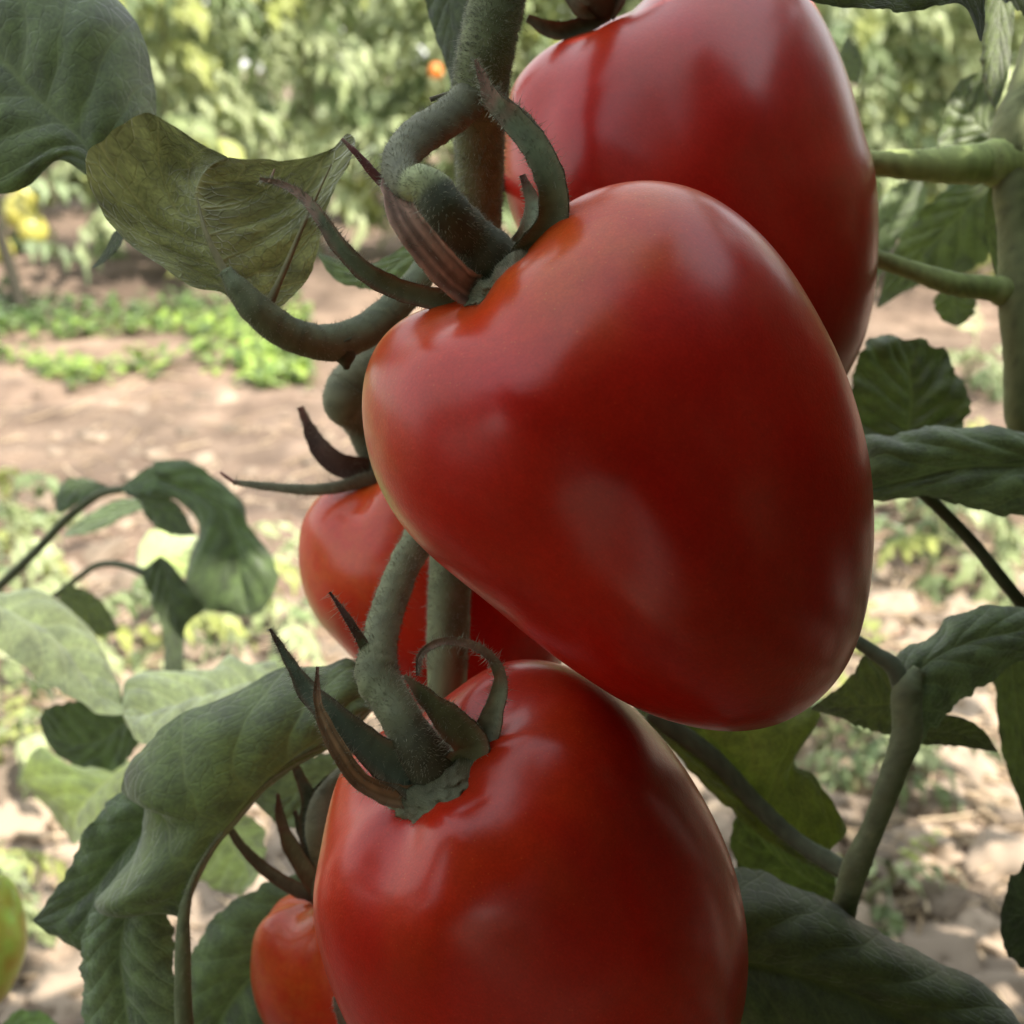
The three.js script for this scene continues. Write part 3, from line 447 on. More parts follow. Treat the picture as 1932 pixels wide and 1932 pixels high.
// the one behind, at the top
{
  const t = tomato('back', 'dark red tomato at the top behind the big one', {
    c: [1310, 360], d: 0.219, depth: 0.033, calyx: [1140, 6, 1], dent: 0.0025, dentW: 0.25, tone: 0.82, lobes: 6, lobe: 0.0003, shoulder: 0.0012, detail: 52,
    outline: [[1187, 0], [1122, 30], [1078, 56], [1034, 84], [993, 125], [968, 165], [957, 230], [950, 292], [947, 345], [956, 385], [975, 440], [1060, 540], [1180, 640], [1320, 725], [1450, 785], [1550, 775], [1605, 712], [1628, 668], [1645, 620], [1657, 560], [1661, 500], [1660, 425], [1651, 315], [1634, 252], [1621, 200], [1604, 142], [1582, 86], [1553, 30], [1510, -25], [1430, -62], [1330, -65], [1250, -35]],
    bumps: [[1110, 300, 0.0012, 0.22], [1240, 220, -0.0004, 0.2], [1055, 215, -0.0007, 0.14], [1340, 110, 0.0008, 0.22], [1420, 230, 0.0006, 0.22]],
    paint: ripe([[985, 140, 0.2, 0.5], [1160, 25, 0.15, 0.5]], 0.3),
  });
  const z = F.back.depthAt(1140, 12);
  sep(t, [[1140, 22, z, 40], [1085, 54, z - 0.003, 34], [1040, 56, z - 0.006, 32], [995, 34, z - 0.008, 16]], { seed: 31, color: sepalColor(0.9, { base: [0.05, 0.06, 0.035] }) });
  sep(t, [[1125, 20, z - 0.001, 26], [1098, 22, z - 0.004, 24], [1066, -14, z - 0.006, 18], [1040, -50, z - 0.006, 8]], { seed: 32, color: sepalColor(0.9, { base: [0.1, 0.115, 0.08], edge: 0.3 }) });
  sep(t, [[1135, 18, z - 0.001, 60], [1150, -8, z - 0.004, 60], [1180, -40, z - 0.006, 40], [1230, -80, z - 0.006, 12]], { seed: 33, color: sepalColor(0.9, { base: [0.03, 0.03, 0.02] }) });
  part('pedicel', sweep([[940, -110, 0.172, 60], [1010, -140, 0.185, 60], [1080, -90, 0.2, 70], [1140, 0, z + 0.001, 90]], { hair: H(t, 850), seed: 34, color: () => [0.08, 0.09, 0.055] }), M.stem, t);
  addHair(t);
}
// the two half hidden on the left
{
  const t = tomato('mid', 'orange-red tomato half hidden behind the middle stem', {
    c: [815, 1090], d: 0.2365, depth: 0.027, calyx: [735, 868, 1], dent: 0.003, dentW: 0.3, lobe: 0.0012, detail: 48,
    outline: [[735, 862], [690, 885], [640, 915], [600, 957], [573, 1005], [563, 1065], [570, 1115], [592, 1165], [630, 1210], [675, 1258], [740, 1310], [830, 1360], [930, 1370], [1020, 1330], [1070, 1250], [1075, 1150], [1050, 1030], [990, 930], [900, 870], [810, 850]],
    bumps: [[640, 990, 0.001, 0.2], [740, 950, 0.001, 0.2], [690, 960, -0.001, 0.12]],
    paint: ripe([[660, 1030, 0.5, 0.75], [575, 1150, 0.15, 0.6, YELLOW]], 1),
  });
  const z = F.mid.depthAt(735, 872);
  part('pedicel', sweep([[858, 700, 0.203, 50], [790, 650, 0.206, 56], [720, 672, 0.211, 72], [668, 722, 0.214, 92], [650, 752, 0.214, 84], [680, 800, z - 0.006, 62], [712, 850, z - 0.001, 72], [730, 880, z, 80]], { hair: H(t, 3740, { wild: 0.015 }), rough: 0.09, seed: 41, color: (k) => (k < 0.62 ? [0.14, 0.15, 0.085] : [0.09, 0.115, 0.07]) }), M.stem, t);
  sep(t, [[735, 882, z - 0.001, 36], [690, 886, z - 0.004, 46], [650, 880, z - 0.006, 46], [612, 856, z - 0.007, 42], [590, 822, z - 0.007, 30], [578, 795, z - 0.007, 17], [566, 768, z - 0.007, 12]], { hair: H(t, 612, { wild: 0.1 }), seed: 42, color: sepalColor(0.0, { base: [0.07, 0.06, 0.035], dry: [0.085, 0.05, 0.035], tip: [0.17, 0.07, 0.05] }) });
  sep(t, [[735, 895, z - 0.002, 30], [690, 905, z - 0.005, 27], [640, 919, z - 0.008, 23], [580, 924, z - 0.009, 20], [510, 918, z - 0.009, 16], [440, 910, z - 0.009, 9]], { flat: 0.6, arch: 0.1, hair: H(t, 1285, { wild: 0.12 }), seed: 43, color: sepalColor(0.97, { base: [0.085, 0.09, 0.055], edge: 0 }) });
  sep(t, [[444, 911, z - 0.009, 7], [430, 902, z - 0.009, 7], [416, 891, z - 0.009, 5]], { flat: 0.6, arch: 0, seed: 44, color: () => [0.24, 0.12, 0.09] });
  addHair(t);
}
{
  const t = tomato('side', 'small orange-red tomato at the bottom left behind the lowest', {
    c: [640, 1850], d: 0.232, depth: 0.022, calyx: [600, 1688, 1], dent: 0.002, dentW: 0.3, lobe: 0.0008, detail: 44,
    outline: [[600, 1678], [560, 1690], [520, 1716], [488, 1762], [470, 1825], [476, 1880], [496, 1930], [540, 1990], [620, 2030], [710, 2020], [780, 1960], [810, 1870], [795, 1780], [740, 1700], [670, 1672]],
    paint: ripe([[520, 1800, 0.8, 0.8]], 1),
  });
  const z = F.side.depthAt(600, 1690);
  part('pedicel', sweep([[690, 1440, 0.214, 40], [640, 1475, 0.214, 44], [612, 1520, 0.213, 56], [604, 1555, 0.2125, 56], [606, 1620, z - 0.003, 44], [605, 1690, z, 54]], { hair: H(t, 1530), seed: 51, color: () => [0.17, 0.17, 0.1] }), M.stem, t);
  sep(t, [[608, 1682, z - 0.001, 30], [588, 1610, z - 0.005, 34], [582, 1545, z - 0.007, 36], [584, 1510, z - 0.008, 32], [566, 1466, z - 0.009, 20], [541, 1409, z - 0.009, 6]], { hair: H(t, 489), seed: 52, color: sepalColor(0.7, { base: [0.055, 0.07, 0.05] }) });
  sep(t, [[600, 1500, z - 0.007, 30], [622, 1482, z - 0.007, 34], [655, 1456, z - 0.006, 30]], { hair: H(t, 275), seed: 53, color: sepalColor(0.99, { base: [0.07, 0.09, 0.06], edge: 0.1 }) });
  sep(t, [[604, 1686, z - 0.001, 34], [580, 1648, z - 0.005, 36], [552, 1603, z - 0.007, 32], [530, 1548, z - 0.008, 20], [524, 1497, z - 0.008, 6]], { hair: H(t, 489), seed: 54, color: sepalColor(0.6, { base: [0.09, 0.095, 0.05], dry: [0.17, 0.12, 0.08] }) });
  sep(t, [[606, 1692, z - 0.001, 26], [560, 1678, z - 0.005, 28], [500, 1640, z - 0.008, 24], [452, 1592, z - 0.009, 16], [420, 1540, z - 0.009, 10], [393, 1499, z - 0.009, 4]], { hair: H(t, 489), seed: 55, color: sepalColor(0.8, { base: [0.075, 0.085, 0.055], edge: 0.6 }) });
  sep(t, [[606, 1690, z, 30], [588, 1620, z - 0.001, 30], [570, 1570, z - 0.002, 20], [556, 1530, z - 0.002, 8]], { seed: 56, color: sepalColor(0.8, { base: [0.04, 0.05, 0.03] }) });
  sep(t, [[700, 1990, 0.205, 60], [665, 1930, 0.198, 56], [645, 1895, 0.197, 34], [632, 1878, 0.197, 8]], { hair: H(t, 489), seed: 57, color: sepalColor(0.95, { base: [0.12, 0.13, 0.09] }) });
  addHair(t);
}
{
  const t = tomato('green', 'unripe yellow-green tomato cut off by the left edge', {
    c: [-55, 1775], d: 0.34, depth: 0.022, calyx: [-70, 1640, 1], dent: 0.003, dentW: 0.35, lobe: 0.0015, detail: 24, grow: 1,
    outline: [[-60, 1640], [-5, 1655], [35, 1700], [50, 1760], [40, 1830], [5, 1890], [-60, 1915], [-120, 1880], [-160, 1800], [-150, 1710], [-110, 1655]],
    paint: (n) => mix3([0.5, 0.62, 0.1], [0.68, 0.66, 0.12], clamp(0.5 - n.y, 0, 1)),
  }, skin({ roughness: 0.35 }));
  const z = F.green.depthAt(-68, 1650);
  part('pedicel', sweep([[-68, 1652, z, 40], [-90, 1590, z - 0.002, 30], [-140, 1560, z, 26]], { seed: 61, color: () => [0.12, 0.16, 0.06] }), M.stem, t);
  for (const [dx, dy] of [[-70, 30], [-10, 50], [50, 35], [70, -8]]) sep(t, [[-68, 1650, z, 30], [-68 + dx * 0.6, 1650 + dy * 0.5, z - 0.006, 22], [-68 + dx, 1650 + dy * 0.8, z - 0.006, 6]], { seed: 62, color: sepalColor(0.99, { base: [0.1, 0.14, 0.06] }) });
}

// ---------------------------------------------------------------- the plant that bears them
const rootAt = P(1915, 900, 0.235); rootAt.y = 0;
const plant = thing('tomato_plant', 'tomato plant bearing the red fruit, its large shaded leaves all around them', 'tomato plant', rootAt);
const stemPart = (name, pts, o = {}, parent) => part(name, sweep(pts, { rough: 0.06, ...o }), M.stem, plant, parent);
const leafPart = (mid, left, right, o = {}) => part('leaf', blade(mid, left, right, o), o.under ? M.under : M.leaf, plant);
const woolly = (k, a, p) => mix3([0.12, 0.145, 0.06], [0.17, 0.19, 0.09], 0.5 + 0.5 * noise(p.x * 300, p.y * 300, p.z * 300));
stemPart('truss_stem', [[985, -330, 0.176, 108], [958, -120, 0.169, 106], [938, 0, 0.1675, 104], [918, 90, 0.168, 104], [905, 175, 0.171, 106], [905, 300, 0.181, 90], [905, 420, 0.19, 80], [882, 700, 0.2025, 76], [856, 1000, 0.2045, 78], [848, 1120, 0.2035, 80], [843, 1310, 0.202, 76], [838, 1450, 0.207, 70], [800, 1600, 0.215, 60], [730, 1800, 0.225, 50]], { sides: 20, hair: H(plant, 26000, { t0: 0.12, t1: 0.75, thick: 1.1 }), rough: 0.05, seed: 71, color: woolly });
stemPart('bract', [[862, 176, 0.17, 10], [845, 178, 0.168, 9], [812, 188, 0.167, 9]], { color: () => [0.12, 0.1, 0.06] });
// main stem and side shoots on the right; upper shoots coloured bright for sunlight on them
stemPart('stem', [[2050, -500, 0.25, 70], [2000, -150, 0.24, 72], [1968, 60, 0.234, 64], [1936, 170, 0.232, 64], [1908, 262, 0.231, 82], [1908, 350, 0.231, 66], [1914, 450, 0.231, 58], [1918, 548, 0.231, 68], [1922, 680, 0.232, 54], [1926, 800, 0.235, 52], [1990, 960, 0.245, 54], [2090, 1250, 0.26, 56], [2150, 2300, 0.33, 58], [2100, 3300, 0.5, 50]], { sides: 18, hair: H(plant, 4420, { t1: 0.75 }), seed: 72, color: () => [0.2, 0.23, 0.095] });
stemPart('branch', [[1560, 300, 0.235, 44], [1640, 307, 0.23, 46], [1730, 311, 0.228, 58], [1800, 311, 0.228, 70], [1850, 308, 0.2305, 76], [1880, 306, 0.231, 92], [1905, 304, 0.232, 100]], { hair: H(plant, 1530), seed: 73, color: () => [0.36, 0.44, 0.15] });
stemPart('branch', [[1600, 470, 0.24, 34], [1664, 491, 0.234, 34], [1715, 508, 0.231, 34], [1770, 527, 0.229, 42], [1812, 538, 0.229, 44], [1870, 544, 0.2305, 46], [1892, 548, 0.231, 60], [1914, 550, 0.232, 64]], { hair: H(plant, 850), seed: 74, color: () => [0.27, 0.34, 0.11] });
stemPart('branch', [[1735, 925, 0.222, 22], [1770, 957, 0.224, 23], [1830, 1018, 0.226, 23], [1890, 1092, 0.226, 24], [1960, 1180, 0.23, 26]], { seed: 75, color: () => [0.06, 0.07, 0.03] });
const D4 = (d) => (p) => [p[0], p[1], p[2] ?? d];
const LF = (d, mid, left, right, o) => leafPart(mid.map(D4(d)), left.map(D4(o?.dl ?? d)), right.map(D4(o?.dr ?? d)), { seed: Math.round(mid[0][0] * 7 + mid[0][1]) % 97, ...o });
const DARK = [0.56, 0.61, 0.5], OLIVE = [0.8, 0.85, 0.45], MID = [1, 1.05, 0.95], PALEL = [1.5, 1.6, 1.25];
// upper left: the big leaf and the one curled to show its underside
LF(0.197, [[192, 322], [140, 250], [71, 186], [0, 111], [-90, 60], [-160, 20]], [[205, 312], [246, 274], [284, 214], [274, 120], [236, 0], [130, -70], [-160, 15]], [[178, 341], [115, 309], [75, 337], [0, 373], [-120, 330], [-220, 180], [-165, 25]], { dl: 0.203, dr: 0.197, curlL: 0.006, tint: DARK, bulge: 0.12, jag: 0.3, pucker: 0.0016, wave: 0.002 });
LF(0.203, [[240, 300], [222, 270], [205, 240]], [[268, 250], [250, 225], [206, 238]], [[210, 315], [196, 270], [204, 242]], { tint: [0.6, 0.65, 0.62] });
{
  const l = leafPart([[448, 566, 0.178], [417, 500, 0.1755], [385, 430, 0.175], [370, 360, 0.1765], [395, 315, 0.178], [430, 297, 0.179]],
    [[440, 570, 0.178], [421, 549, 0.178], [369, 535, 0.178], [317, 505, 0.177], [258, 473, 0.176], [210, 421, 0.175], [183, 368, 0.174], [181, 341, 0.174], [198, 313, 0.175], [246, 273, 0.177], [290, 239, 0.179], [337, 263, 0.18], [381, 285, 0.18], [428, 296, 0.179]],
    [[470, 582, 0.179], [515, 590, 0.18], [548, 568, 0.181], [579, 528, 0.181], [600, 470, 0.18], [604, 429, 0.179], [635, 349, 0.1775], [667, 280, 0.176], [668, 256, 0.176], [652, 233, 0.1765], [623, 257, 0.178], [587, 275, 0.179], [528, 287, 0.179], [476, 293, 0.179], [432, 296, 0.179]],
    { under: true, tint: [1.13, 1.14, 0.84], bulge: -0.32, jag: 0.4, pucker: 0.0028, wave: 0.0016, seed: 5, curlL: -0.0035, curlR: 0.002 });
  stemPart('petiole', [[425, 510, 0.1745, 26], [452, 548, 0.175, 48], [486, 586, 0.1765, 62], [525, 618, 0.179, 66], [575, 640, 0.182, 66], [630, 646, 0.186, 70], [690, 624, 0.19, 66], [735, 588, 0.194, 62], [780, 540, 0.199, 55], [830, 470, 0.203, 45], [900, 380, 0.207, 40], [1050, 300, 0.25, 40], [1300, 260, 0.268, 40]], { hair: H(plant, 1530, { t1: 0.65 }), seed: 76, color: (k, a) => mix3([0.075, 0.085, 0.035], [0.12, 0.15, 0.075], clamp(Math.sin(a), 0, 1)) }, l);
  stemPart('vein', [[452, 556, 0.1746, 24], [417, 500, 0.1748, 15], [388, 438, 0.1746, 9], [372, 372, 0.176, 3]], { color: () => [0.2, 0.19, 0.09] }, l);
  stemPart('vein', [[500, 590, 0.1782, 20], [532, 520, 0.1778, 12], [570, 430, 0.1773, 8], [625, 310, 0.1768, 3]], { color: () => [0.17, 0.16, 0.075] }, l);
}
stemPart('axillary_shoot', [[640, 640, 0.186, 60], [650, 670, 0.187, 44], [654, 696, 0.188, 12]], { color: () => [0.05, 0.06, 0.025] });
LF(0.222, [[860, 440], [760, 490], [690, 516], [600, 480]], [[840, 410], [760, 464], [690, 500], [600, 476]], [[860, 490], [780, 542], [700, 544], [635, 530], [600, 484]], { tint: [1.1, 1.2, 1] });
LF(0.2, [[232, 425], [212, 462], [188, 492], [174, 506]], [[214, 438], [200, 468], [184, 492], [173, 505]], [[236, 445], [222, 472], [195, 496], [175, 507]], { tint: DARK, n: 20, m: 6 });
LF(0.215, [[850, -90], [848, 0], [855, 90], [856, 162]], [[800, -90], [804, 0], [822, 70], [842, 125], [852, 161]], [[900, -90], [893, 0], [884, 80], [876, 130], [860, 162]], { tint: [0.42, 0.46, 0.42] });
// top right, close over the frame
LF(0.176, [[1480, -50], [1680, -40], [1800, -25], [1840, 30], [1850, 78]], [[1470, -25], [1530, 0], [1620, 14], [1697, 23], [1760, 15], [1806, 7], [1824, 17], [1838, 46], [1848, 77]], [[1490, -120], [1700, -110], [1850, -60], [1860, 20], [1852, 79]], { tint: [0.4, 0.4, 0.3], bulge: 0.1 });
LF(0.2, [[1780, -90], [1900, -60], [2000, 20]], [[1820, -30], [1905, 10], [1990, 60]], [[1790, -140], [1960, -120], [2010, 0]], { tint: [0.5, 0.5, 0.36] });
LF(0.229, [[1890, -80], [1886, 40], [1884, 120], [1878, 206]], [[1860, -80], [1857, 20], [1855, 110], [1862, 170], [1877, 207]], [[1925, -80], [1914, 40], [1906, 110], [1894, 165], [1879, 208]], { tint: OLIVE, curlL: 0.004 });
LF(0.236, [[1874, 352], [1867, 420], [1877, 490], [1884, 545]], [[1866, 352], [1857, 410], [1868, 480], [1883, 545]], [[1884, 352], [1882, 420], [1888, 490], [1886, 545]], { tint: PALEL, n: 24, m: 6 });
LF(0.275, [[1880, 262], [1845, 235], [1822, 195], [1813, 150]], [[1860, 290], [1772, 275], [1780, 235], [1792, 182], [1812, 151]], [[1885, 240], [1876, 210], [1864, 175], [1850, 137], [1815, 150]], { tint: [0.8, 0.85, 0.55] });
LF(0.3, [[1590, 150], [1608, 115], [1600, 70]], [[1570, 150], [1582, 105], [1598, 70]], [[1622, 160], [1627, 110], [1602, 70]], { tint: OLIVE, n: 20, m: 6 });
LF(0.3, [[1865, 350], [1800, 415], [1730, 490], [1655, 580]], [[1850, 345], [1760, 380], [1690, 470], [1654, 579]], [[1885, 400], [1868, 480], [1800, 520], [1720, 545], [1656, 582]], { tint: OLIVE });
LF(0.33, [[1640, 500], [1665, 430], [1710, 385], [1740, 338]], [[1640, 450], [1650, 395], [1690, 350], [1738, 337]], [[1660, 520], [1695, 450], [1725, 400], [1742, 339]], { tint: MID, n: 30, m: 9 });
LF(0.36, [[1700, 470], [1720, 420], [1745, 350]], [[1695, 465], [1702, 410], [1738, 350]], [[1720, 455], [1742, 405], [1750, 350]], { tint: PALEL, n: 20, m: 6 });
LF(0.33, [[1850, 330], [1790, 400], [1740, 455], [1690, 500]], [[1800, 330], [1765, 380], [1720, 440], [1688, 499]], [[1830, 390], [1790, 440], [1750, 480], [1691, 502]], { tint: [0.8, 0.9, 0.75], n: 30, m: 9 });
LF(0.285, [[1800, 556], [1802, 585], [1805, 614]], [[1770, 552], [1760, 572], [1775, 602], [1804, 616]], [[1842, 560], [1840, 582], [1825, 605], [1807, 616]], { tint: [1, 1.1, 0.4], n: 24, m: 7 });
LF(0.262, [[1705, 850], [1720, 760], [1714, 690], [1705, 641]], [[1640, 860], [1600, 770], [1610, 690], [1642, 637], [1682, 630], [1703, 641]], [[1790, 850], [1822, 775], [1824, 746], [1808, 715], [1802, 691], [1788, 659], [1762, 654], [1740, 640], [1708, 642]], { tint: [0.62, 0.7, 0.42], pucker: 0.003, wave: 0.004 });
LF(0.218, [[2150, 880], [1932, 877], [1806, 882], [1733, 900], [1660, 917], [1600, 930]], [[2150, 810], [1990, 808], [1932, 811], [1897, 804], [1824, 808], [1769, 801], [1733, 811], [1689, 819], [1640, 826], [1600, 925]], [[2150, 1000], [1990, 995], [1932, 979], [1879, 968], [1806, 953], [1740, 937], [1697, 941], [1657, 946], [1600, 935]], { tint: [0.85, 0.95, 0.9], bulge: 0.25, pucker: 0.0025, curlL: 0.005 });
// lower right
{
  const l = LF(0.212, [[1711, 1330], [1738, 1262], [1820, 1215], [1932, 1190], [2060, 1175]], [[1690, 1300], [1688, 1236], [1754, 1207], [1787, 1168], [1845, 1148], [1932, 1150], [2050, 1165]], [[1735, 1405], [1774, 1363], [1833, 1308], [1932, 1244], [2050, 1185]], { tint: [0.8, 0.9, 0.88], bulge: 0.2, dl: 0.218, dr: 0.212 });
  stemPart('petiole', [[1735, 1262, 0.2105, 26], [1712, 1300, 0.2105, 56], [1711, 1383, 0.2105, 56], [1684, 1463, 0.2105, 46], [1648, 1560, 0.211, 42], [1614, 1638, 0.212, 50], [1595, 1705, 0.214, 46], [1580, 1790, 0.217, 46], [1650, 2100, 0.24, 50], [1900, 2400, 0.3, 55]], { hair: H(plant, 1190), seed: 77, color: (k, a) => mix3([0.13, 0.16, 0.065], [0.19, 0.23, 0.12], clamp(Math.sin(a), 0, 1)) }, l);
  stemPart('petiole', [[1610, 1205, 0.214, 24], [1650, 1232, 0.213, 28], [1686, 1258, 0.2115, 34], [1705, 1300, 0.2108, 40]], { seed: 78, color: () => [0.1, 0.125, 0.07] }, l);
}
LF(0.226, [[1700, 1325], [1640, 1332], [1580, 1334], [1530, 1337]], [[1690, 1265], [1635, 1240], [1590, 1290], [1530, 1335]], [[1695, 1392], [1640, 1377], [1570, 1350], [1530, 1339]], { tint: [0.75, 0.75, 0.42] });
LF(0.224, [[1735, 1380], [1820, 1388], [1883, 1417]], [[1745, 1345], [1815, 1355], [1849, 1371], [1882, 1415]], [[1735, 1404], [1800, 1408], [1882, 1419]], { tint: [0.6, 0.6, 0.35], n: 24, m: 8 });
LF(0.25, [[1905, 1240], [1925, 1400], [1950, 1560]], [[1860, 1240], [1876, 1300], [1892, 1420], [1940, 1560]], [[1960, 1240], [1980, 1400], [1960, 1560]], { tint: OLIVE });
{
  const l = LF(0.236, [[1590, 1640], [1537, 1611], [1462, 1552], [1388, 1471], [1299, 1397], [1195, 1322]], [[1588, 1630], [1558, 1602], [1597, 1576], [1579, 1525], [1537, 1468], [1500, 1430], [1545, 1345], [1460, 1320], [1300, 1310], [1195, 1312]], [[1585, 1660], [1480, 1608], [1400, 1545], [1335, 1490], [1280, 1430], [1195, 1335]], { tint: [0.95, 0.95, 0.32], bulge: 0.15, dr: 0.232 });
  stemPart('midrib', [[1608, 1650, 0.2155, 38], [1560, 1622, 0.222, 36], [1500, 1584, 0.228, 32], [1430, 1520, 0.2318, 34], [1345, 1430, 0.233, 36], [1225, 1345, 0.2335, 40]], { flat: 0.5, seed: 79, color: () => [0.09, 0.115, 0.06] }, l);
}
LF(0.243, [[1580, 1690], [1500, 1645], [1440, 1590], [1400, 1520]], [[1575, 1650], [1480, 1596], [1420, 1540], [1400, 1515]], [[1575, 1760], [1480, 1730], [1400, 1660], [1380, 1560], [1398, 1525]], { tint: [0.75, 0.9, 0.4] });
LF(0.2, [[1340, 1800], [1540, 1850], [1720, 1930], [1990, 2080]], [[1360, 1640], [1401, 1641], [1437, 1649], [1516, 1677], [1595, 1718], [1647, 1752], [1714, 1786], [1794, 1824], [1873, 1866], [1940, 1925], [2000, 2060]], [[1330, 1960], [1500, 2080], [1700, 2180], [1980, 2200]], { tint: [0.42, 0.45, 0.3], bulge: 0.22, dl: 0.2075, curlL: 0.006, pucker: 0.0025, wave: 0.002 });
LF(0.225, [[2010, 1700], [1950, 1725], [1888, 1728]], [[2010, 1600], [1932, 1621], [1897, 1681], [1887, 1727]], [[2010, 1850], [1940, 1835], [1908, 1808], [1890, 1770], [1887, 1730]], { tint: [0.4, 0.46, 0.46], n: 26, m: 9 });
// lower left: the broad drooping leaf and those behind it
{
  const l = LF(0.203, [[347, 1730], [360, 1668], [395, 1600], [440, 1545], [500, 1475], [560, 1425], [630, 1380], [705, 1330]],
    [[345, 1732], [278, 1727], [190, 1734], [166, 1716], [198, 1677], [232, 1628], [250, 1582], [262, 1545], [258, 1528], [234, 1519], [217, 1502], [228, 1459], [258, 1419], [298, 1375], [357, 1340], [436, 1307], [512, 1273], [595, 1256], [670, 1250], [710, 1325]],
    [[351, 1730], [372, 1668], [408, 1604], [452, 1548], [512, 1482], [570, 1440], [640, 1402], [710, 1335]], { tint: [0.74, 0.8, 0.5], bulge: 0.14, dl: 0.209, dr: 0.209, pucker: 0.0022, wave: 0.003, curlL: 0.003 });
  stemPart('petiole', [[420, 1570, 0.2028, 4], [390, 1610, 0.2025, 7], [362, 1665, 0.2022, 12], [348, 1720, 0.202, 22], [345, 1800, 0.2025, 30], [350, 1950, 0.206, 34], [420, 2300, 0.23, 40], [900, 2800, 0.3, 44]], { hair: H(plant, 680), seed: 80, color: () => [0.13, 0.155, 0.07] }, l);
}
LF(0.222, [[340, 1500], [240, 1600], [160, 1690], [63, 1738]], [[300, 1460], [218, 1500], [183, 1542], [153, 1582], [143, 1617], [119, 1661], [62, 1736]], [[340, 1600], [290, 1690], [220, 1785], [151, 1792], [99, 1768], [64, 1740]], { tint: [0.58, 0.68, 0.52], bulge: 0.15 });
LF(0.214, [[250, 1690], [228, 1780], [236, 1880], [252, 2010]], [[190, 1690], [160, 1760], [152, 1840], [160, 2010]], [[310, 1690], [326, 1760], [336, 1860], [348, 2010]], { tint: [1.0, 1.12, 1.1], bulge: 0.2, pucker: 0.0011 });
LF(0.246, [[640, 1720], [520, 1800], [430, 1900], [380, 2010]], [[580, 1640], [516, 1663], [468, 1685], [417, 1716], [381, 1756], [361, 1800], [345, 1900], [350, 2010]], [[680, 1800], [620, 1900], [550, 2010], [430, 2030]], { tint: [0.66, 0.78, 0.6], bulge: 0.15 });
LF(0.26, [[690, 1440], [600, 1470], [520, 1510], [470, 1500]], [[680, 1400], [580, 1430], [500, 1465], [470, 1495]], [[690, 1500], [610, 1530], [540, 1560], [470, 1505]], { tint: MID });
// foliage unseen round the frame, put in to shade the fruit and its reflections
{
  const gs = [], view = EYE, q = new THREE.Quaternion(), e = new THREE.Euler(), m4 = new THREE.Matrix4(), r = seeded(909), v = V3(0, 0, 0);
  const seen = (g) => { const a = g.attributes.position; for (let i = 0; i < a.count; i++) { v.fromBufferAttribute(a, i).sub(view); const f = v.dot(FWD), x = Math.abs(v.dot(RIGHT)), y = Math.abs(v.dot(UP)); if (f > -0.01 && f < 1.5 && x < f * TAN * 1.12 + 0.012 && y < f * TAN * 1.12 + 0.012) return true; if (v.length() < 0.05) return true; } return false; };
  const lim = (a, b) => a + (b - a) * r();
  const core = P(1000, 966, 0.18), side = SUN.clone().cross(V3(0, 0, 1)).normalize(), fore = side.clone().cross(SUN).normalize();
  const sky1 = V3(-0.43, 0.88, -0.02).normalize(), sky2 = V3(0.5, 0.85, -0.06).normalize();  // directions kept clear of the added leaves so the skins mirror sky
  const lit = [P(1800, 300, 0.2265), P(1765, 518, 0.228)];
  const bare = (g) => { const a = g.attributes.position; let k = 0; for (let i = 0; i < a.count; i++) { v.fromBufferAttribute(a, i).sub(core); if (v.dot(SUN) > 0 && v.dot(fore) < -0.085 && v.dot(side) < -0.02) return true; v.normalize(); if (v.dot(sky1) > 0.885 || v.dot(sky2) > 0.985) k++; for (const q0 of lit) { v.fromBufferAttribute(a, i).sub(q0); const f = v.dot(SUN); if (f > 0.03 && v.lengthSq() - f * f < 0.0001) return true; } } return k > 0; };
  const cover = (n, at, s0, s1) => { for (let i = 0; i < n; i++) { const g = coarse[Math.floor(r() * coarse.length)].clone(), s = lim(s0, s1); g.applyMatrix4(m4.compose(at(), q.setFromEuler(e.set(lim(-0.5, 0.5), lim(0, 6.3), lim(-0.5, 0.5), 'YZX')), V3(s, s, s))); if (!seen(g) && !bare(g)) gs.push(g); } };
  cover(520, () => core.clone().addScaledVector(SUN, lim(0.12, 0.5)).addScaledVector(side, lim(-0.2, 0.3)).addScaledVector(fore, lim(-0.08, 0.25)), 0.5, 0.9);
  cover(130, () => core.clone().addScaledVector(SUN, lim(0.16, 0.5)).addScaledVector(side, lim(0.06, 0.32)).addScaledVector(fore, lim(-0.26, -0.06)), 0.5, 0.9);   // above
  cover(330, () => V3(lim(0.14, 0.6), lim(0.05, 1.15), lim(-0.45, 0.45)), 0.7, 1.2);   // to the right
  cover(240, () => V3(lim(-0.3, 0.45), lim(0.55, 1.25), lim(0.08, 0.55)), 0.7, 1.2);
  cover(900, () => core.clone().addScaledVector(SUN, lim(0.1, 0.4)).addScaledVector(side, lim(-0.13, 0.22)).addScaledVector(fore, lim(-0.1, 0.17)), 0.25, 0.45);
  cover(150, () => V3(lim(-0.65, -0.22), lim(0.05, 0.45), lim(-0.12, 0.5)), 0.7, 1.1);  // to the left, low      // behind the viewer
  const g = mergeGeometries(gs); part('added_foliage', g, M.shadeLeaf, plant).userData.kind = 'stuff';
}
addHair(plant);

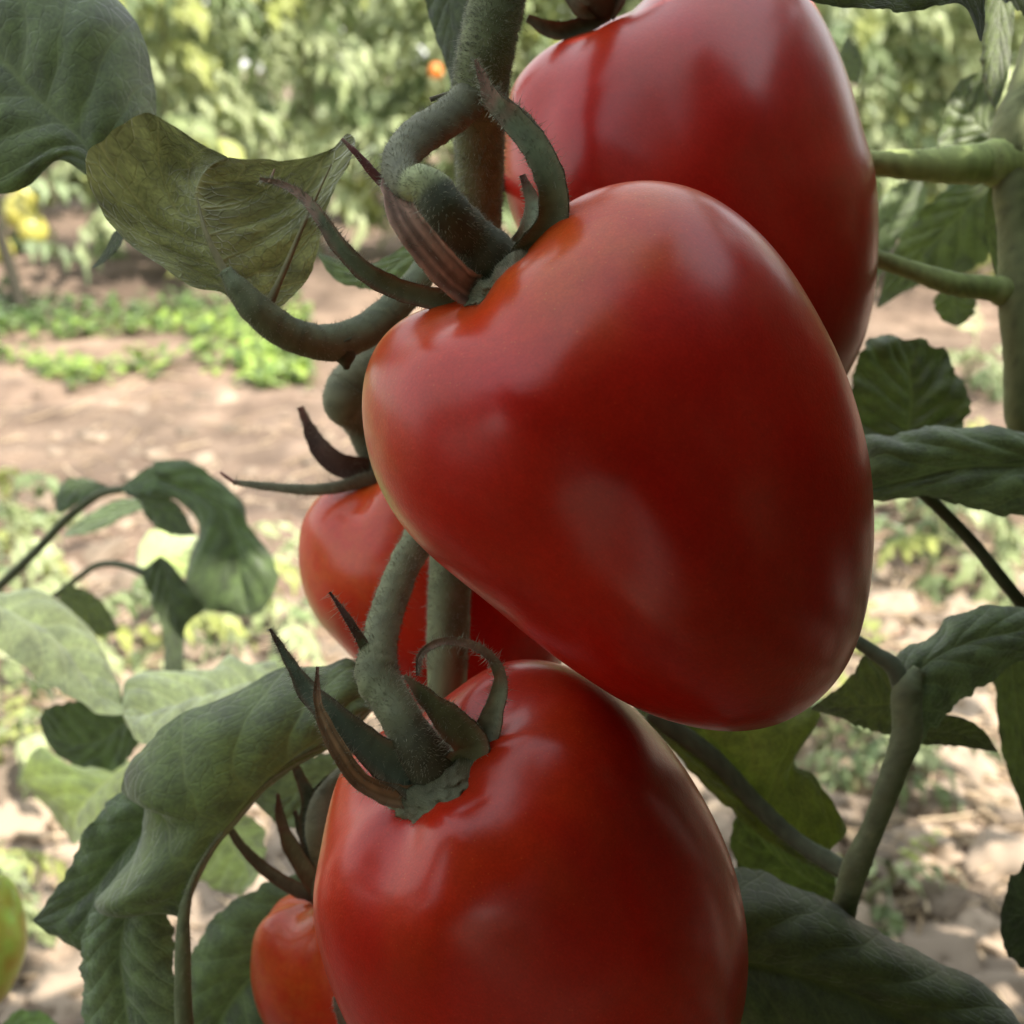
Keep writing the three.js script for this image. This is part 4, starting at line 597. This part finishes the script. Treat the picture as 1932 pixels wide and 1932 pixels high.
// ---------------------------------------------------------------- the low plant at the left, partly in the sun; sun sheen put into the pale leaf tints
{
  const b = onGround(-150, 1500); const low = thing('tomato_plant', 'neighbouring plant at left with sunlit pale leaves and one drooping dark leaf', 'tomato plant', b);
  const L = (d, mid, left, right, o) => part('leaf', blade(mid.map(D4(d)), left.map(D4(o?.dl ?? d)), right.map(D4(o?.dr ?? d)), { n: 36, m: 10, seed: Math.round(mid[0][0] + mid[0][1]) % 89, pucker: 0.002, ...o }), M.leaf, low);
  const S = (pts, o) => part('stem', sweep(pts, { color: () => [0.06, 0.07, 0.03], ...o }), M.stem, low);
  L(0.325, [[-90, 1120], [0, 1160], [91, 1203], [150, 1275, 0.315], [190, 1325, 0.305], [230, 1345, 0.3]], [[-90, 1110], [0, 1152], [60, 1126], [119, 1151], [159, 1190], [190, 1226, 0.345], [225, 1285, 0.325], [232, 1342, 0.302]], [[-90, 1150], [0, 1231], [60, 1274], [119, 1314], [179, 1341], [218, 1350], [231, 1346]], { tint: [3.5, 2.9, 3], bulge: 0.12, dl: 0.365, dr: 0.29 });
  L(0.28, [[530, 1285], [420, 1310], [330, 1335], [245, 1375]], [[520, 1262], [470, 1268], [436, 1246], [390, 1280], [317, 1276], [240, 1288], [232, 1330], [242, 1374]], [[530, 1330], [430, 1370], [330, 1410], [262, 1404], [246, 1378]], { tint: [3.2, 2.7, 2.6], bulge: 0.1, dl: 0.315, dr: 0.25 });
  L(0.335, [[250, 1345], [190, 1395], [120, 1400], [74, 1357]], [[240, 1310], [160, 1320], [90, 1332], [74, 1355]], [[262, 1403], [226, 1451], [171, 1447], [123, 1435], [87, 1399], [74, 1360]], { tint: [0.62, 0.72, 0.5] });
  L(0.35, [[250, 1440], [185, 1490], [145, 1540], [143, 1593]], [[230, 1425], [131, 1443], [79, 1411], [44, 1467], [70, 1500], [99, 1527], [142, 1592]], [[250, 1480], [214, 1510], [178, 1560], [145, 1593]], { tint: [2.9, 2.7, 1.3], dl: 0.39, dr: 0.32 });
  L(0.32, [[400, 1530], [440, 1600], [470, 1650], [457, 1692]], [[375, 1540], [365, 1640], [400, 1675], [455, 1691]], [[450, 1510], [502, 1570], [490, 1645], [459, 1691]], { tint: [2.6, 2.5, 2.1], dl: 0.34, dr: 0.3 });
  S([[-150, 1230, 0.44, 22], [0, 1104, 0.42, 18], [74, 1033, 0.41, 17], [119, 985, 0.405, 17], [161, 950, 0.4, 17], [193, 930, 0.395, 16], [238, 923, 0.39, 15], [298, 927, 0.388, 14], [345, 938, 0.386, 10]], { seed: 91 });
  L(0.385, [[300, 905], [400, 948], [445, 1030], [455, 1100], [470, 1160]], [[290, 870], [340, 868], [378, 880], [420, 912], [461, 950], [466, 985], [500, 1030], [524, 1085], [506, 1143], [471, 1162]], [[285, 935], [340, 948], [376, 1000], [356, 1055], [352, 1092], [387, 1146], [430, 1158], [468, 1162]], { tint: [0.5, 0.62, 0.42], bulge: 0.2 });
  L(0.388, [[240, 926], [290, 950], [330, 985], [369, 1009]], [[238, 918], [300, 925], [338, 955], [368, 1006]], [[236, 934], [262, 945], [277, 979], [313, 1006], [367, 1011]], { tint: [0.42, 0.5, 0.3] });
  L(0.4, [[215, 926], [150, 920], [106, 960]], [[205, 917], [165, 903], [134, 902], [112, 915], [104, 955]], [[205, 936], [160, 945], [112, 968], [105, 962]], { tint: [0.6, 0.7, 0.62] });
  L(0.386, [[318, 890], [272, 905], [230, 925]], [[315, 868], [272, 886], [230, 916]], [[320, 930], [270, 932], [230, 930]], { tint: [0.75, 0.9, 0.8] });
  L(0.43, [[300, 945], [235, 960], [180, 985], [120, 1010]], [[270, 938], [215, 945], [160, 975], [119, 1008]], [[290, 958], [240, 972], [190, 1000], [122, 1014]], { tint: [0.9, 1, 1.05] });
  L(0.4, [[303, 1048], [318, 1120], [326, 1200], [326, 1275]], [[268, 1076], [284, 1128], [308, 1190], [309, 1275]], [[320, 1060], [387, 1146], [354, 1175], [346, 1275]], { tint: [0.36, 0.42, 0.26] });
  S([[70, 1150, 0.44, 11], [98, 1128, 0.44, 11], [149, 1089, 0.43, 12], [185, 1066, 0.42, 13], [232, 1066, 0.41, 14], [275, 1082, 0.405, 16]], { seed: 92 });
  L(0.43, [[110, 1120], [165, 1150], [225, 1190]], [[130, 1100], [190, 1130], [224, 1187]], [[115, 1160], [165, 1200], [222, 1192]], { tint: [0.8, 0.8, 0.35] });
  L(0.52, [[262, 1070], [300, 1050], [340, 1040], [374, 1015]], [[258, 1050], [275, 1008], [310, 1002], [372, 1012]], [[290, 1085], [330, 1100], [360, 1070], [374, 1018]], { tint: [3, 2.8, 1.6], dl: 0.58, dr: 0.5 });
  L(0.3, [[-20, 1990], [40, 1940], [90, 1960], [150, 2010]], [[-20, 1960], [40, 1905], [100, 1925], [150, 2000]], [[-20, 2020], [50, 2010], [90, 2020], [150, 2015]], { tint: [1.2, 1.5, 0.9] });
}
renderer.render(scene, camera);
